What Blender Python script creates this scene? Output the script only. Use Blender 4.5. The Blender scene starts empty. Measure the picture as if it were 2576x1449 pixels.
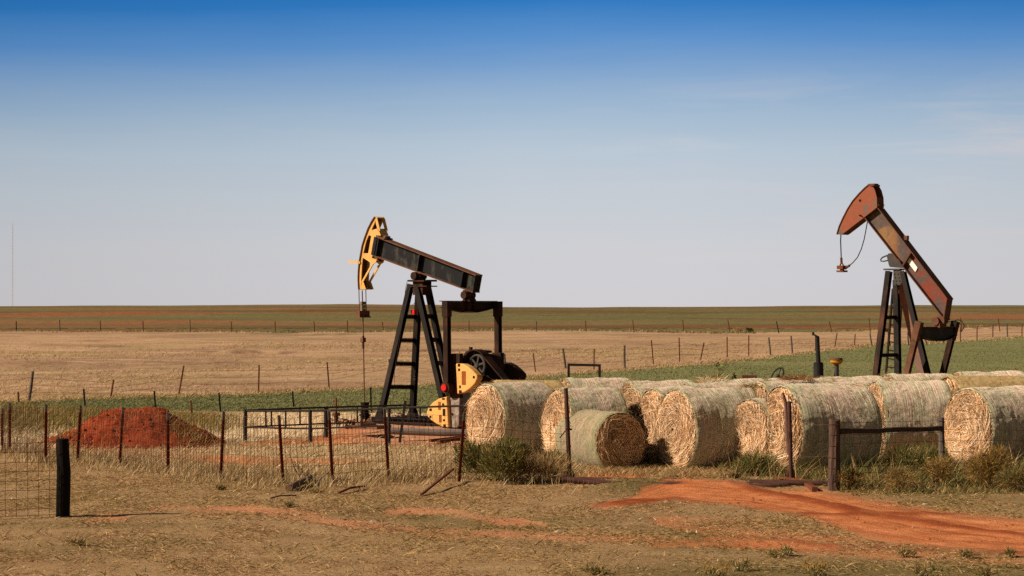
import bpy, math, random
import numpy as np
from mathutils import Vector, Matrix

random.seed(7)
RNG = np.random.default_rng(11)
SC = bpy.context.scene
COL = SC.collection
R = math.radians

# ------------------------------------------------------------------ camera model (reference grid 2576 x 1449)
EXPO = 0.35
F, H, CX, CY, YH = 5643.0, 3.2, 1288.0, 724.5, 775.0
PIT = math.atan((YH - CY) / F)
CP, SP = math.cos(PIT), math.sin(PIT)
CAM = Vector((0, 0, H))


def ray(px, py):
    a, b = (px - CX) / F, (CY - py) / F
    return Vector((a, CP - b * SP, SP + b * CP))


def G(px, py, z=0.0):
    d = ray(px, py)
    return CAM + d * ((z - H) / d.z)


def at(px, py, Y):
    d = ray(px, py)
    return CAM + d * (Y / d.y)


def proj(x, y, z):
    dz = z - H
    dep = y * CP + dz * SP
    up = -y * SP + dz * CP
    return CX + F * x / dep, CY - F * up / dep


def zoomer(x0, y0, sc):
    return lambda zx, zy: ((x0 + zx * sc) / 1.59006, (y0 + zy * sc) / 1.59006)


Z1 = zoomer(1350, 820, 800 / 2576)
Z2 = zoomer(1350, 1200, 800 / 2108)
Z3 = zoomer(3250, 700, 800 / 2576)
Z4 = zoomer(3250, 1100, 846 / 2576)
Z5 = zoomer(1850, 1450, 850 / 2239)
Z6 = zoomer(2500, 1450, 900 / 2371)
Z7 = zoomer(3200, 1450, 896 / 2361)
Z8 = zoomer(0, 1550, 900 / 2174)
A1 = zoomer(0, 1150, 1024 / 2576)
A2 = zoomer(900, 1550, 1000 / 2576)
A3 = zoomer(1900, 1250, 1000 / 2576)
A4 = zoomer(2700, 1200, 1000 / 2576)


# ------------------------------------------------------------------ noise
def vnoise(x, y, seed=0):
    xi, yi = np.floor(x), np.floor(y)
    fx, fy = x - xi, y - yi
    fx, fy = fx * fx * (3 - 2 * fx), fy * fy * (3 - 2 * fy)
    xi, yi = xi.astype(np.int64), yi.astype(np.int64)

    def h(a, b):
        n = (a * 374761393 + b * 668265263 + seed * 1442695041) & 0xFFFFFFFF
        n = ((n ^ (n >> 13)) * 1274126177) & 0xFFFFFFFF
        n = n ^ (n >> 16)
        return (n & 0xFFFF) / 65535.0
    return (h(xi, yi) * (1 - fx) + h(xi + 1, yi) * fx) * (1 - fy) + (h(xi, yi + 1) * (1 - fx) + h(xi + 1, yi + 1) * fx) * fy


def fbm(x, y, seed=0, octv=4):
    s, a, t = 0, 0.5, 0
    for i in range(octv):
        s = s + a * vnoise(x * 2 ** i, y * 2 ** i, seed + i * 17)
        t += a
        a *= 0.5
    return s / t


def sstep(a, b, x):
    t = np.clip((x - a) / (b - a), 0, 1)
    return t * t * (3 - 2 * t)


# ------------------------------------------------------------------ ground height and masks
HORX = [-2000, 0, 400, 900, 1100, 1240, 1450, 1700, 2000, 2200, 2576, 4600]
HORY = [772, 772, 769, 766, 768, 774, 775, 773, 770, 768, 768, 768]
PUMP = Vector((-2.478, 59.5, 0))


def gz(x, y):
    x, y = np.asarray(x, float), np.asarray(y, float)
    px = CX + F * x / np.maximum(y, 1)
    z = 0.05 * (fbm(x * 0.35, y * 0.35, 3) - 0.5) + 0.03 * (fbm(x * 1.6, y * 1.6, 9, 3) - 0.5)
    z = z * sstep(1200, 300, y) + 0.0
    z = z + 0.16 * np.exp(-(((x - PUMP.x - 0.6) / 3.6) ** 2 + ((y - PUMP.y + 0.3) / 2.6) ** 2) ** 2)
    # raised road over the cattle guard
    z = z + 0.10 * 1.5 * np.exp(-((x - 2.8) / 1.62) ** 6 - ((y - 40.1) / 1.3) ** 2)
    z = z + 0.30 * (fbm(x * 0.11, y * 0.09, 17) - 0.5) * sstep(85, 120, y) * sstep(340, 280, y)
    # ridge far away
    yh = np.interp(px, HORX, HORY)
    Yr = 720.0
    zr = H + Yr * (YH - yh) / F
    t = sstep(330, Yr, y)
    z = z + t * zr + 0.35 * np.sin(y / 17.0 + 2 * fbm(x * 0.004, y * 0.004, 5)) * sstep(350, 480, y)
    z = z + 0.5 * (fbm(x * 0.03, y * 0.02, 15) - 0.5) * sstep(420, 650, y)
    z = z - np.clip(y - Yr, 0, None) * 0.012
    return z


def gzf(x, y):
    return float(gz(x, y))


def GG(px, py):
    """point on the real ground seen at a grid position"""
    p = G(px, py)
    for _ in range(3):
        p = G(px, py, gzf(p.x, p.y))
    return p


STROKES = [
    # x list, centre, half height, strength   (tracks of bare red earth)
    ([1480, 1560, 1640, 1698, 1868, 2039, 2175, 2277, 2380, 2576, 2800], [1273, 1266, 1248, 1239, 1247, 1270, 1303, 1318, 1333, 1352, 1385], [3, 8, 15, 17, 27, 40, 49, 50, 47, 46, 50], 1.0),
    ([1640, 1750, 1900, 2100, 2300, 2576, 2800], [1308, 1326, 1342, 1366, 1381, 1402, 1420], [6, 18, 26, 22, 18, 18, 18], 0.62),
    ([880, 983, 1086, 1257, 1462, 1632, 1761, 1900, 2107], [1321, 1326, 1343, 1337, 1348, 1360, 1364, 1366, 1366], [8, 8, 10, 8, 9, 9, 8, 12, 10], 0.85),
    ([342, 420, 513, 649, 786, 880, 960], [1280, 1279, 1281, 1284, 1297, 1312, 1322], [2, 6, 8, 9, 9, 11, 6], 0.9),
    ([960, 1000, 1120, 1188, 1257, 1380], [1284, 1283, 1285, 1299, 1311, 1322], [4, 8, 8, 8, 9, 3], 0.85),
    ([205, 230, 290, 330], [1308, 1308, 1307, 1306], [3, 9, 9, 3], 1.0),
    ([340, 420, 566, 700, 810, 980], [1152, 1154, 1157, 1161, 1162, 1160], [3, 6, 9, 8, 6, 3], 0.85),
    ([612, 700, 800, 900, 1000, 1100, 1200, 1300], [1118, 1114, 1108, 1100, 1096, 1093, 1092, 1092], [7, 8, 11, 17, 24, 28, 30, 30], 1.0),
    ([900, 1000, 1200, 1300], [1070, 1068, 1068, 1070], [2, 12, 14, 10], 0.9),
    ([1465, 1500, 1580, 1660], [1194, 1199, 1203, 1208], [5, 12, 12, 6], 1.0),
    ([1560, 1650, 1720, 1780], [1212, 1212, 1210, 1212], [5, 8, 8, 4], 0.8),
    ([90, 200, 400, 540], [1136, 1132, 1134, 1132], [5, 10, 10, 6], 0.7),
    ([1700, 1760, 1800], [1196, 1197, 1198], [4, 6, 3], 0.7),
]


def wobble(x, y):
    return (fbm(x * 0.7, y * 0.5, 21) - 0.5) * 3.2 + (fbm(x * 3.5, y * 2.5, 23, 3) - 0.5) * 2.0


def dirt_mask(x, y):
    px, py = proj(x, y, 0.0)
    m = np.zeros_like(px)
    full = np.zeros_like(px)
    wob = wobble(x, y)
    for xs, cs, hs, st in STROKES:
        c, h = np.interp(px, xs, cs), np.interp(px, xs, hs)
        if xs[0] != 1480 and xs[0] != 612:
            h = h * 1.45
        d = np.abs(py - c + wob * 5) / np.maximum(h, 0.5)
        k = sstep(1.45, 0.4, d) * st
        k = k * sstep(xs[0] - 25, xs[0] + 10, px + wob * 15) * sstep(xs[-1] + 25, xs[-1] - 10, px + wob * 15)
        m = np.maximum(m, k)
        if xs[0] in (1480, 612, 900, 1465):
            full = np.maximum(full, k)
    nz = fbm(x * 2.3, y * 1.4, 33)
    big = sstep(0.35, 0.62, fbm(x * 0.55, y * 1.1, 35))
    return np.clip(np.maximum(full * (0.85 + 0.4 * nz), m * (0.30 + 0.45 * big + 0.35 * nz)), 0, 1)


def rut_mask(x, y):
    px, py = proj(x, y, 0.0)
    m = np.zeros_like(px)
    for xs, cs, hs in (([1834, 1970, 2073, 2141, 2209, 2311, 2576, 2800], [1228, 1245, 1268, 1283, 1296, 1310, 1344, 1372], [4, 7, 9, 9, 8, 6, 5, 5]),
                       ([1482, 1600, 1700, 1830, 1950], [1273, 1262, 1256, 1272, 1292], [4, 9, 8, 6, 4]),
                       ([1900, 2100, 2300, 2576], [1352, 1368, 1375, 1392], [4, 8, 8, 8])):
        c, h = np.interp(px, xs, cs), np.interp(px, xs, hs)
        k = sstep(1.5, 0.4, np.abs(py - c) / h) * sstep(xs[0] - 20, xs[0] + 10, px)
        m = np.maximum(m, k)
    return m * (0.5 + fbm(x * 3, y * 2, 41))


def road_across(x, y):
    px, py = proj(x, y, 0.0)
    xs, cs, hs, st = STROKES[0]
    return (py - np.interp(px, xs, cs)) / np.interp(px, xs, hs)


def pad_mask(x, y):
    px, py = proj(x, y, 0.0)
    c = np.interp(px, [860, 1000, 1300], [1100, 1080, 1075])
    k = sstep(60, 18, np.abs(py - c)) * sstep(840, 960, px) * sstep(1420, 1300, px)
    return np.maximum(k, 0.55 * sstep(1262, 1275, py) * sstep(1560, 1480, px))


def road_body(x, y):
    px, py = proj(x, y, 0.0)
    xs, cs, hs, st = STROKES[0]
    wob = wobble(x, y)
    c, h = np.interp(px, xs, cs), np.interp(px, xs, hs)
    return (np.abs(py - c + wob * 5) < h) & (px > 1500)


def green_mask(x, y):
    px, py = proj(x, y, 0.0)
    g = sstep(0.52, 0.75, fbm(x * 0.45, y * 0.3, 51)) * 0.55
    g = np.maximum(g, sstep(1395, 1440, py) * sstep(1300, 1800, px) * 0.9)
    g = np.maximum(g, np.exp(-((px - 1060) / 70) ** 2 - ((py - 1304) / 7) ** 2))
    g = np.maximum(g, np.exp(-((px - 1760) / 130) ** 2 - ((py - 1205) / 9) ** 2))
    g = np.maximum(g, np.exp(-((px - 1600) / 130) ** 2 - ((py - 1235) / 12) ** 2))
    g = np.maximum(g, sstep(1880, 1990, px) * sstep(1165, 1185, py) * sstep(1235, 1215, py))
    g = np.maximum(g, 0.5 * np.exp(-((py - 1322) / 10) ** 2) * sstep(700, 300, px))
    return g


def cream_mask(x, y):
    px, py = proj(x, y, 0.0)
    yard = 0.45 * sstep(1100, 1112, py) * sstep(0, -14, py - np.interp(px, [-200, 19, 112, 305, 420, 558, 707, 830, 1155, 1480], [1125, 1139, 1166, 1171, 1190, 1206, 1217, 1217, 1193, 1206])) * sstep(1480, 1440, px)
    m = sstep(520, 640, px + 60 * (fbm(x, y, 96) - 0.5)) * sstep(1034, 1046, py) * sstep(1125, 1100, py) * sstep(1300, 1200, px)
    return np.maximum(m, yard) * (1 - np.clip(dirt_mask(x, y) * 2, 0, 1))


# field boundaries along the picture's width
GLO = ([-900, 0, 600, 1150, 1300, 2000, 3400], [1040, 1030, 1034, 1040, 1010, 990, 960])     # green strip near edge
GUP = ([-900, 60, 300, 500, 700, 1000, 1270, 1400, 1700, 1900, 2100, 2200, 2576, 3400], [1016, 1012, 1003, 997, 988, 975, 953, 943, 925, 906, 880, 869, 850, 822])
TUP = ([-900, 0, 400, 900, 1300, 1500, 1800, 2100, 2300, 2576, 3400], [834, 835, 835, 836, 831, 833, 838, 836, 826, 822, 806])


# ------------------------------------------------------------------ materials
def node(nt, t, loc=(0, 0), **kw):
    n = nt.nodes.new(t)
    for k, v in kw.items():
        setattr(n, k, v)
    return n


def new_mat(name):
    m = bpy.data.materials.new(name)
    m.use_nodes = True
    nt = m.node_tree
    b = nt.nodes['Principled BSDF']
    b.inputs['Specular IOR Level'].default_value = 0.12
    return m, nt, b


def ramp(nt, stops, interp='LINEAR'):
    r = nt.nodes.new('ShaderNodeValToRGB')
    cr = r.color_ramp
    cr.interpolation = interp
    while len(cr.elements) < len(stops):
        cr.elements.new(0.5)
    for e, (p, c) in zip(cr.elements, stops):
        e.position = p
        e.color = (*c, 1)
    return r


def noise(nt, vec, scale, detail=5, rough=0.6, dist=0.0):
    n = nt.nodes.new('ShaderNodeTexNoise')
    n.inputs['Scale'].default_value = scale
    n.inputs['Detail'].default_value = detail
    n.inputs['Roughness'].default_value = rough
    n.inputs['Distortion'].default_value = dist
    if vec is not None:
        nt.links.new(vec, n.inputs['Vector'])
    return n


def mapped(nt, kind, scale=(1, 1, 1), rot=(0, 0, 0)):
    tc = nt.nodes.new('ShaderNodeTexCoord')
    mp = nt.nodes.new('ShaderNodeMapping')
    mp.inputs['Scale'].default_value = scale
    mp.inputs['Rotation'].default_value = rot
    nt.links.new(tc.outputs[kind], mp.inputs['Vector'])
    return mp.outputs['Vector']


def mixc(nt, fac, a, b, mode='MIX'):
    n = nt.nodes.new('ShaderNodeMix')
    n.data_type = 'RGBA'
    n.blend_type = mode
    for sock, v in ((n.inputs[0], fac), (n.inputs[6], a), (n.inputs[7], b)):
        if isinstance(v, (int, float)):
            sock.default_value = v
        elif isinstance(v, tuple):
            sock.default_value = (*v, 1)
        else:
            nt.links.new(v, sock)
    return n.outputs[2]


def mth(nt, op, a, b=None, clamp=False):
    n = nt.nodes.new('ShaderNodeMath')
    n.operation = op
    n.use_clamp = clamp
    for s, v in ((n.inputs[0], a), (n.inputs[1], b)):
        if v is None:
            continue
        if isinstance(v, (int, float)):
            s.default_value = v
        else:
            nt.links.new(v, s)
    return n.outputs[0]


def bump(nt, b, height, strength, dist=0.02):
    n = nt.nodes.new('ShaderNodeBump')
    n.inputs['Strength'].default_value = strength
    n.inputs['Distance'].default_value = dist
    nt.links.new(height, n.inputs['Height'])
    nt.links.new(n.outputs[0], b.inputs['Normal'])


def noisy(name, stops, scale=3.0, stretch=(1, 1, 1), rough=0.75, bmp=0.3, detail=6, metal=0.0, fine=0.25, kind='Object', dist=0.3):
    m, nt, b = new_mat(name)
    v = mapped(nt, kind, stretch)
    n1 = noise(nt, v, scale, detail, 0.62, dist)
    r = ramp(nt, stops)
    nt.links.new(n1.outputs['Fac'], r.inputs[0])
    n2 = noise(nt, v, scale * 9, 4, 0.7)
    r2 = ramp(nt, [(0.3, (1 - fine,) * 3), (0.7, (1 + fine * 0.6,) * 3)])
    nt.links.new(n2.outputs['Fac'], r2.inputs[0])
    c = mixc(nt, 1.0, r.outputs[0], r2.outputs[0], 'MULTIPLY')
    nt.links.new(c, b.inputs['Base Color'])
    b.inputs['Roughness'].default_value = rough
    b.inputs['Metallic'].default_value = metal
    if bmp:
        bump(nt, b, n2.outputs['Fac'], bmp, 0.01)
    return m


def attr_mat(name, rough=0.85, trans=0.0, var=0.25, scale=14):
    """colour from the strands' own colour attribute"""
    m, nt, b = new_mat(name)
    a = node(nt, 'ShaderNodeAttribute', attribute_name='col')
    n2 = noise(nt, mapped(nt, 'Object'), scale, 3, 0.6)
    r2 = ramp(nt, [(0.3, (1 - var,) * 3), (0.7, (1 + var * 0.6,) * 3)])
    nt.links.new(n2.outputs['Fac'], r2.inputs[0])
    c = mixc(nt, 1.0, a.outputs['Color'], r2.outputs[0], 'MULTIPLY')
    nt.links.new(c, b.inputs['Base Color'])
    b.inputs['Roughness'].default_value = rough
    b.inputs['Specular IOR Level'].default_value = 0.1
    if trans:
        t = nt.nodes.new('ShaderNodeBsdfTranslucent')
        nt.links.new(c, t.inputs['Color'])
        mx = nt.nodes.new('ShaderNodeMixShader')
        mx.inputs[0].default_value = trans
        nt.links.new(b.outputs[0], mx.inputs[1])
        nt.links.new(t.outputs[0], mx.inputs[2])
        nt.links.new(mx.outputs[0], nt.nodes['Material Output'].inputs['Surface'])
    return m


M = {}
M['black'] = noisy('black_paint', [(0.0, (0.012, 0.012, 0.013)), (0.5, (0.026, 0.025, 0.026)), (0.64, (0.05, 0.045, 0.038)), (0.72, (0.11, 0.075, 0.04)), (0.85, (0.15, 0.075, 0.025))], 3.2, (1, 1, 0.6), 0.55, 0.2)
M['beamblack'] = noisy('worn_black_paint', [(0.0, (0.006, 0.0075, 0.0105)), (0.5, (0.011, 0.0135, 0.018)), (0.57, (0.05, 0.05, 0.045)), (0.62, (0.016, 0.016, 0.019)), (0.70, (0.16, 0.09, 0.035)), (0.82, (0.33, 0.14, 0.035))], 2.4, (1, 1, 0.45), 0.6, 0.2)
M['flange'] = noisy('rusty_flange', [(0.2, (0.06, 0.03, 0.02)), (0.5, (0.13, 0.062, 0.04)), (0.75, (0.2, 0.1, 0.06))], 3, (1, 1, 1), 0.8)
M['leg'] = noisy('dark_steel', [(0.2, (0.006, 0.005, 0.005)), (0.52, (0.012, 0.010, 0.010)), (0.68, (0.03, 0.019, 0.014)), (0.85, (0.08, 0.04, 0.02))], 3, (1, 1, 0.4), 0.6, 0.2)
M['brown'] = noisy('brown_steel', [(0.2, (0.014, 0.007, 0.006)), (0.5, (0.027, 0.014, 0.010)), (0.75, (0.08, 0.034, 0.018))], 3, (1, 1, 0.5), 0.7)
M['grey_worn'] = noisy('worn_crank', [(0.2, (0.10, 0.07, 0.055)), (0.5, (0.20, 0.16, 0.135)), (0.62, (0.36, 0.32, 0.29)), (0.8, (0.15, 0.09, 0.06))], 5, (1, 1, 1), 0.7)
M['yellow'] = noisy('yellow_paint', [(0.0, (0.25, 0.10, 0.03)), (0.28, (0.36, 0.16, 0.045)), (0.34, (0.62, 0.35, 0.10)), (0.52, (0.74, 0.43, 0.145)), (0.68, (0.64, 0.36, 0.11)), (0.76, (0.30, 0.12, 0.04))], 2.6, (1, 1, 0.7), 0.6, 0.15, fine=0.12)
M['slot'] = noisy('rust_slot', [(0.3, (0.22, 0.06, 0.015)), (0.7, (0.32, 0.09, 0.02))], 4, fine=0.15)
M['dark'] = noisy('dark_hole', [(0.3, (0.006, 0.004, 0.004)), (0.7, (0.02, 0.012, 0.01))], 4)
M['red'] = noisy('red_paint', [(0.3, (0.5, 0.01, 0.012)), (0.7, (0.75, 0.03, 0.03))], 4, fine=0.1, rough=0.4)
M['white'] = noisy('white_board', [(0.3, (0.8, 0.78, 0.77)), (0.7, (0.86, 0.84, 0.83))], 3, fine=0.03)
M['rustbeam'] = noisy('rust_and_grey_beam', [(0.0, (0.10, 0.085, 0.083)), (0.46, (0.12, 0.095, 0.09)), (0.52, (0.19, 0.12, 0.08)), (0.56, (0.25, 0.15, 0.07)), (0.60, (0.26, 0.085, 0.045)), (0.85, (0.27, 0.06, 0.034))], 1.6, (1, 1, 1), 0.8, 0.15, fine=0.15)
M['rusthead'] = noisy('rust_orange_head', [(0.0, (0.12, 0.10, 0.10)), (0.38, (0.15, 0.11, 0.10)), (0.43, (0.25, 0.09, 0.058)), (0.6, (0.275, 0.088, 0.05)), (0.78, (0.26, 0.10, 0.055))], 1.7, (1, 1, 1), 0.8, 0.15, fine=0.12)
M['rustplate'] = noisy('rust_leg_plate', [(0.2, (0.15, 0.11, 0.10)), (0.45, (0.2, 0.12, 0.10)), (0.58, (0.33, 0.12, 0.07)), (0.8, (0.26, 0.08, 0.05))], 1.4, (1, 1, 0.7), 0.8)
M['greysteel'] = noisy('grey_steel', [(0.2, (0.04, 0.038, 0.038)), (0.55, (0.07, 0.066, 0.065)), (0.8, (0.10, 0.072, 0.055))], 3, (1, 1, 1), 0.7)
M['rust'] = noisy('rusted_steel', [(0.2, (0.07, 0.025, 0.016)), (0.5, (0.15, 0.052, 0.028)), (0.8, (0.24, 0.09, 0.045))], 7, (1, 1, 0.6), 0.85)
M['redrust'] = noisy('red_oxide', [(0.2, (0.17, 0.03, 0.02)), (0.5, (0.26, 0.055, 0.035)), (0.8, (0.2, 0.07, 0.05))], 3, (1, 1, 1), 0.8)
M['post_red'] = noisy('red_steel_post', [(0.2, (0.09, 0.018, 0.012)), (0.5, (0.17, 0.035, 0.022)), (0.8, (0.12, 0.04, 0.03))], 6, (1, 1, 0.6), 0.8)
M['tip'] = noisy('grey_post_tip', [(0.2, (0.16, 0.14, 0.14)), (0.8, (0.28, 0.26, 0.25))], 6)
M['wire'] = noisy('rusty_wire', [(0.2, (0.06, 0.03, 0.022)), (0.8, (0.14, 0.075, 0.055))], 2, bmp=0)
M['pipe'] = noisy('brown_pipe', [(0.2, (0.05, 0.026, 0.022)), (0.5, (0.09, 0.045, 0.037)), (0.8, (0.15, 0.08, 0.06))], 4, (1, 1, 0.3), 0.6)
M['bentpipe'] = noisy('faded_pipe', [(0.2, (0.09, 0.05, 0.042)), (0.5, (0.16, 0.095, 0.08)), (0.8, (0.24, 0.17, 0.155))], 2.5, (1, 1, .6), .7)
M['railblack'] = noisy('black_pipe_rail', [(0.2, (0.02, 0.017, 0.018)), (0.6, (0.035, 0.028, 0.028)), (0.8, (0.09, 0.05, 0.035))], 4, rough=0.6)
M['oldwood'] = noisy('old_fence_wood', [(0.25, (0.035, 0.022, 0.019)), (0.5, (0.085, 0.055, 0.046)), (0.75, (0.16, 0.11, 0.09))], 6, (4, 4, 0.35), 0.9, 0.6)
M['railwood'] = noisy('old_rail_wood', [(0.25, (0.03, 0.02, 0.018)), (0.5, (0.075, 0.05, 0.043)), (0.75, (0.15, 0.1, 0.085))], 6, (0.35, 4, 4), 0.9, 0.6)
M['darkwood'] = noisy('creosote_wood', [(0.25, (0.003, 0.0025, 0.0025)), (0.6, (0.007, 0.0055, 0.0055)), (0.85, (0.025, 0.014, 0.01))], 5, (4, 4, 0.3), 0.75, 0.5)
M['greywood'] = noisy('grey_post_wood', [(0.25, (0.07, 0.055, 0.05)), (0.6, (0.14, 0.115, 0.105)), (0.8, (0.2, 0.17, 0.15))], 4, (3, 3, 0.3), 0.9)
M['log'] = noisy('bleached_log', [(0.25, (0.07, 0.04, 0.025)), (0.5, (0.19, 0.125, 0.085)), (0.75, (0.3, 0.21, 0.15))], 6, (0.5, 4, 4), 0.9, 0.6)
M['mast'] = noisy('hazed_mast_steel', [(0.3, (0.62, 0.62, 0.68)), (0.7, (0.66, 0.66, 0.72))], 0.1, bmp=0)  # pale lavender puts the haze of distance into the steel colour
M['clay'] = None
M['stem'] = noisy('dry_stem', [(0.3, (0.28, 0.17, 0.08)), (0.7, (0.42, 0.3, 0.15))], 5, bmp=0)
M['greenstem'] = noisy('green_stem', [(0.3, (0.08, 0.09, 0.03)), (0.7, (0.14, 0.14, 0.05))], 5, bmp=0)
M['grass'] = attr_mat('grass_blades', 0.8, 0.25)
M['leafy'] = attr_mat('leaf_blades', 0.7, 0.25)
M['straw'] = attr_mat('straw_strands', 0.75, 0.15)
M['plank'] = noisy('weathered_board', [(0.25, (0.1, 0.045, 0.025)), (0.6, (0.2, 0.1, 0.06)), (0.8, (0.27, 0.16, 0.1))], 5, (0.6, 3, 3), 0.9)
M['greypipe'] = noisy('grey_plastic_pipe', [(0.3, (0.16, 0.135, 0.13)), (0.7, (0.22, 0.185, 0.17))], 3)
M['tyre'] = noisy('tyre_rubber', [(0.3, (0.015, 0.015, 0.015)), (0.7, (0.03, 0.028, 0.026))], 3)
M['litter'] = noisy('pale_litter', [(0.3, (0.28, 0.2, 0.14)), (0.7, (0.45, 0.36, 0.28))], 9)
M['muffler'] = noisy('black_muffler', [(0.3, (0.014, 0.014, 0.017)), (0.7, (0.03, 0.028, 0.03))], 4, rough=0.6)
M['capyellow'] = noisy('yellow_cap', [(0.3, (0.42, 0.19, 0.01)), (0.6, (0.5, 0.25, 0.02)), (0.8, (0.2, 0.08, 0.01))], 6)


def painted_beam():
    m, nt, b = new_mat('patchy_red_beam')
    tc = nt.nodes.new('ShaderNodeTexCoord')
    v = tc.outputs['Object']
    n1 = noise(nt, v, 1.5, 7, .62, .4)
    up = ramp(nt, [(0.3, (0.085, 0.07, 0.07)), (0.44, (0.12, 0.09, 0.08)), (0.5, (0.25, 0.145, 0.075)), (0.6, (0.27, 0.155, 0.07)), (0.68, (0.24, 0.075, 0.04))])
    lo = ramp(nt, [(0.3, (0.08, 0.066, 0.066)), (0.47, (0.10, 0.08, 0.08)), (0.53, (0.17, 0.06, 0.045)), (0.62, (0.23, 0.05, 0.033)), (0.8, (0.2, 0.055, 0.04))])
    nt.links.new(n1.outputs['Fac'], up.inputs[0])
    nt.links.new(n1.outputs['Fac'], lo.inputs[0])
    sp = nt.nodes.new('ShaderNodeSeparateXYZ')
    nt.links.new(v, sp.inputs[0])
    mr = nt.nodes.new('ShaderNodeMapRange')
    mr.inputs[1].default_value, mr.inputs[2].default_value = -.25, .15
    nt.links.new(sp.outputs['X'], mr.inputs[0])
    c = mixc(nt, mr.outputs[0], up.outputs[0], lo.outputs[0])
    n2 = noise(nt, v, 14, 4, .7)
    r2 = ramp(nt, [(0.3, (.82,) * 3), (0.7, (1.12,) * 3)])
    nt.links.new(n2.outputs['Fac'], r2.inputs[0])
    nt.links.new(mixc(nt, 1, c, r2.outputs[0], 'MULTIPLY'), b.inputs['Base Color'])
    b.inputs['Roughness'].default_value = .8
    bump(nt, b, n2.outputs['Fac'], .2, .01)
    return m


M['rustbeam'] = painted_beam()
M['legrust'] = noisy('rust_streaked_leg', [(0.25, (0.008, 0.006, 0.006)), (0.5, (0.016, 0.011, 0.010)), (0.6, (0.075, 0.032, 0.022)), (0.8, (0.13, 0.055, 0.035))], 2.2, (1, 1, .3), .7, .2)


def clay_mat():
    m, nt, b = new_mat('red_clay')
    v = mapped(nt, 'Object')
    n1 = noise(nt, v, 2.2, 7, 0.7, 0.3)
    r = ramp(nt, [(0.3, (0.15, 0.022, 0.009)), (0.5, (0.30, 0.052, 0.019)), (0.72, (0.42, 0.10, 0.042))])
    nt.links.new(n1.outputs['Fac'], r.inputs[0])
    n2 = noise(nt, v, 22, 5, 0.75)
    r2 = ramp(nt, [(0.3, (0.6,) * 3), (0.7, (1.25,) * 3)])
    nt.links.new(n2.outputs['Fac'], r2.inputs[0])
    nt.links.new(mixc(nt, 1, r.outputs[0], r2.outputs[0], 'MULTIPLY'), b.inputs['Base Color'])
    b.inputs['Roughness'].default_value = 0.95
    bump(nt, b, n2.outputs['Fac'], 1.0, 0.06)
    return m


M['clay'] = clay_mat()


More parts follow.
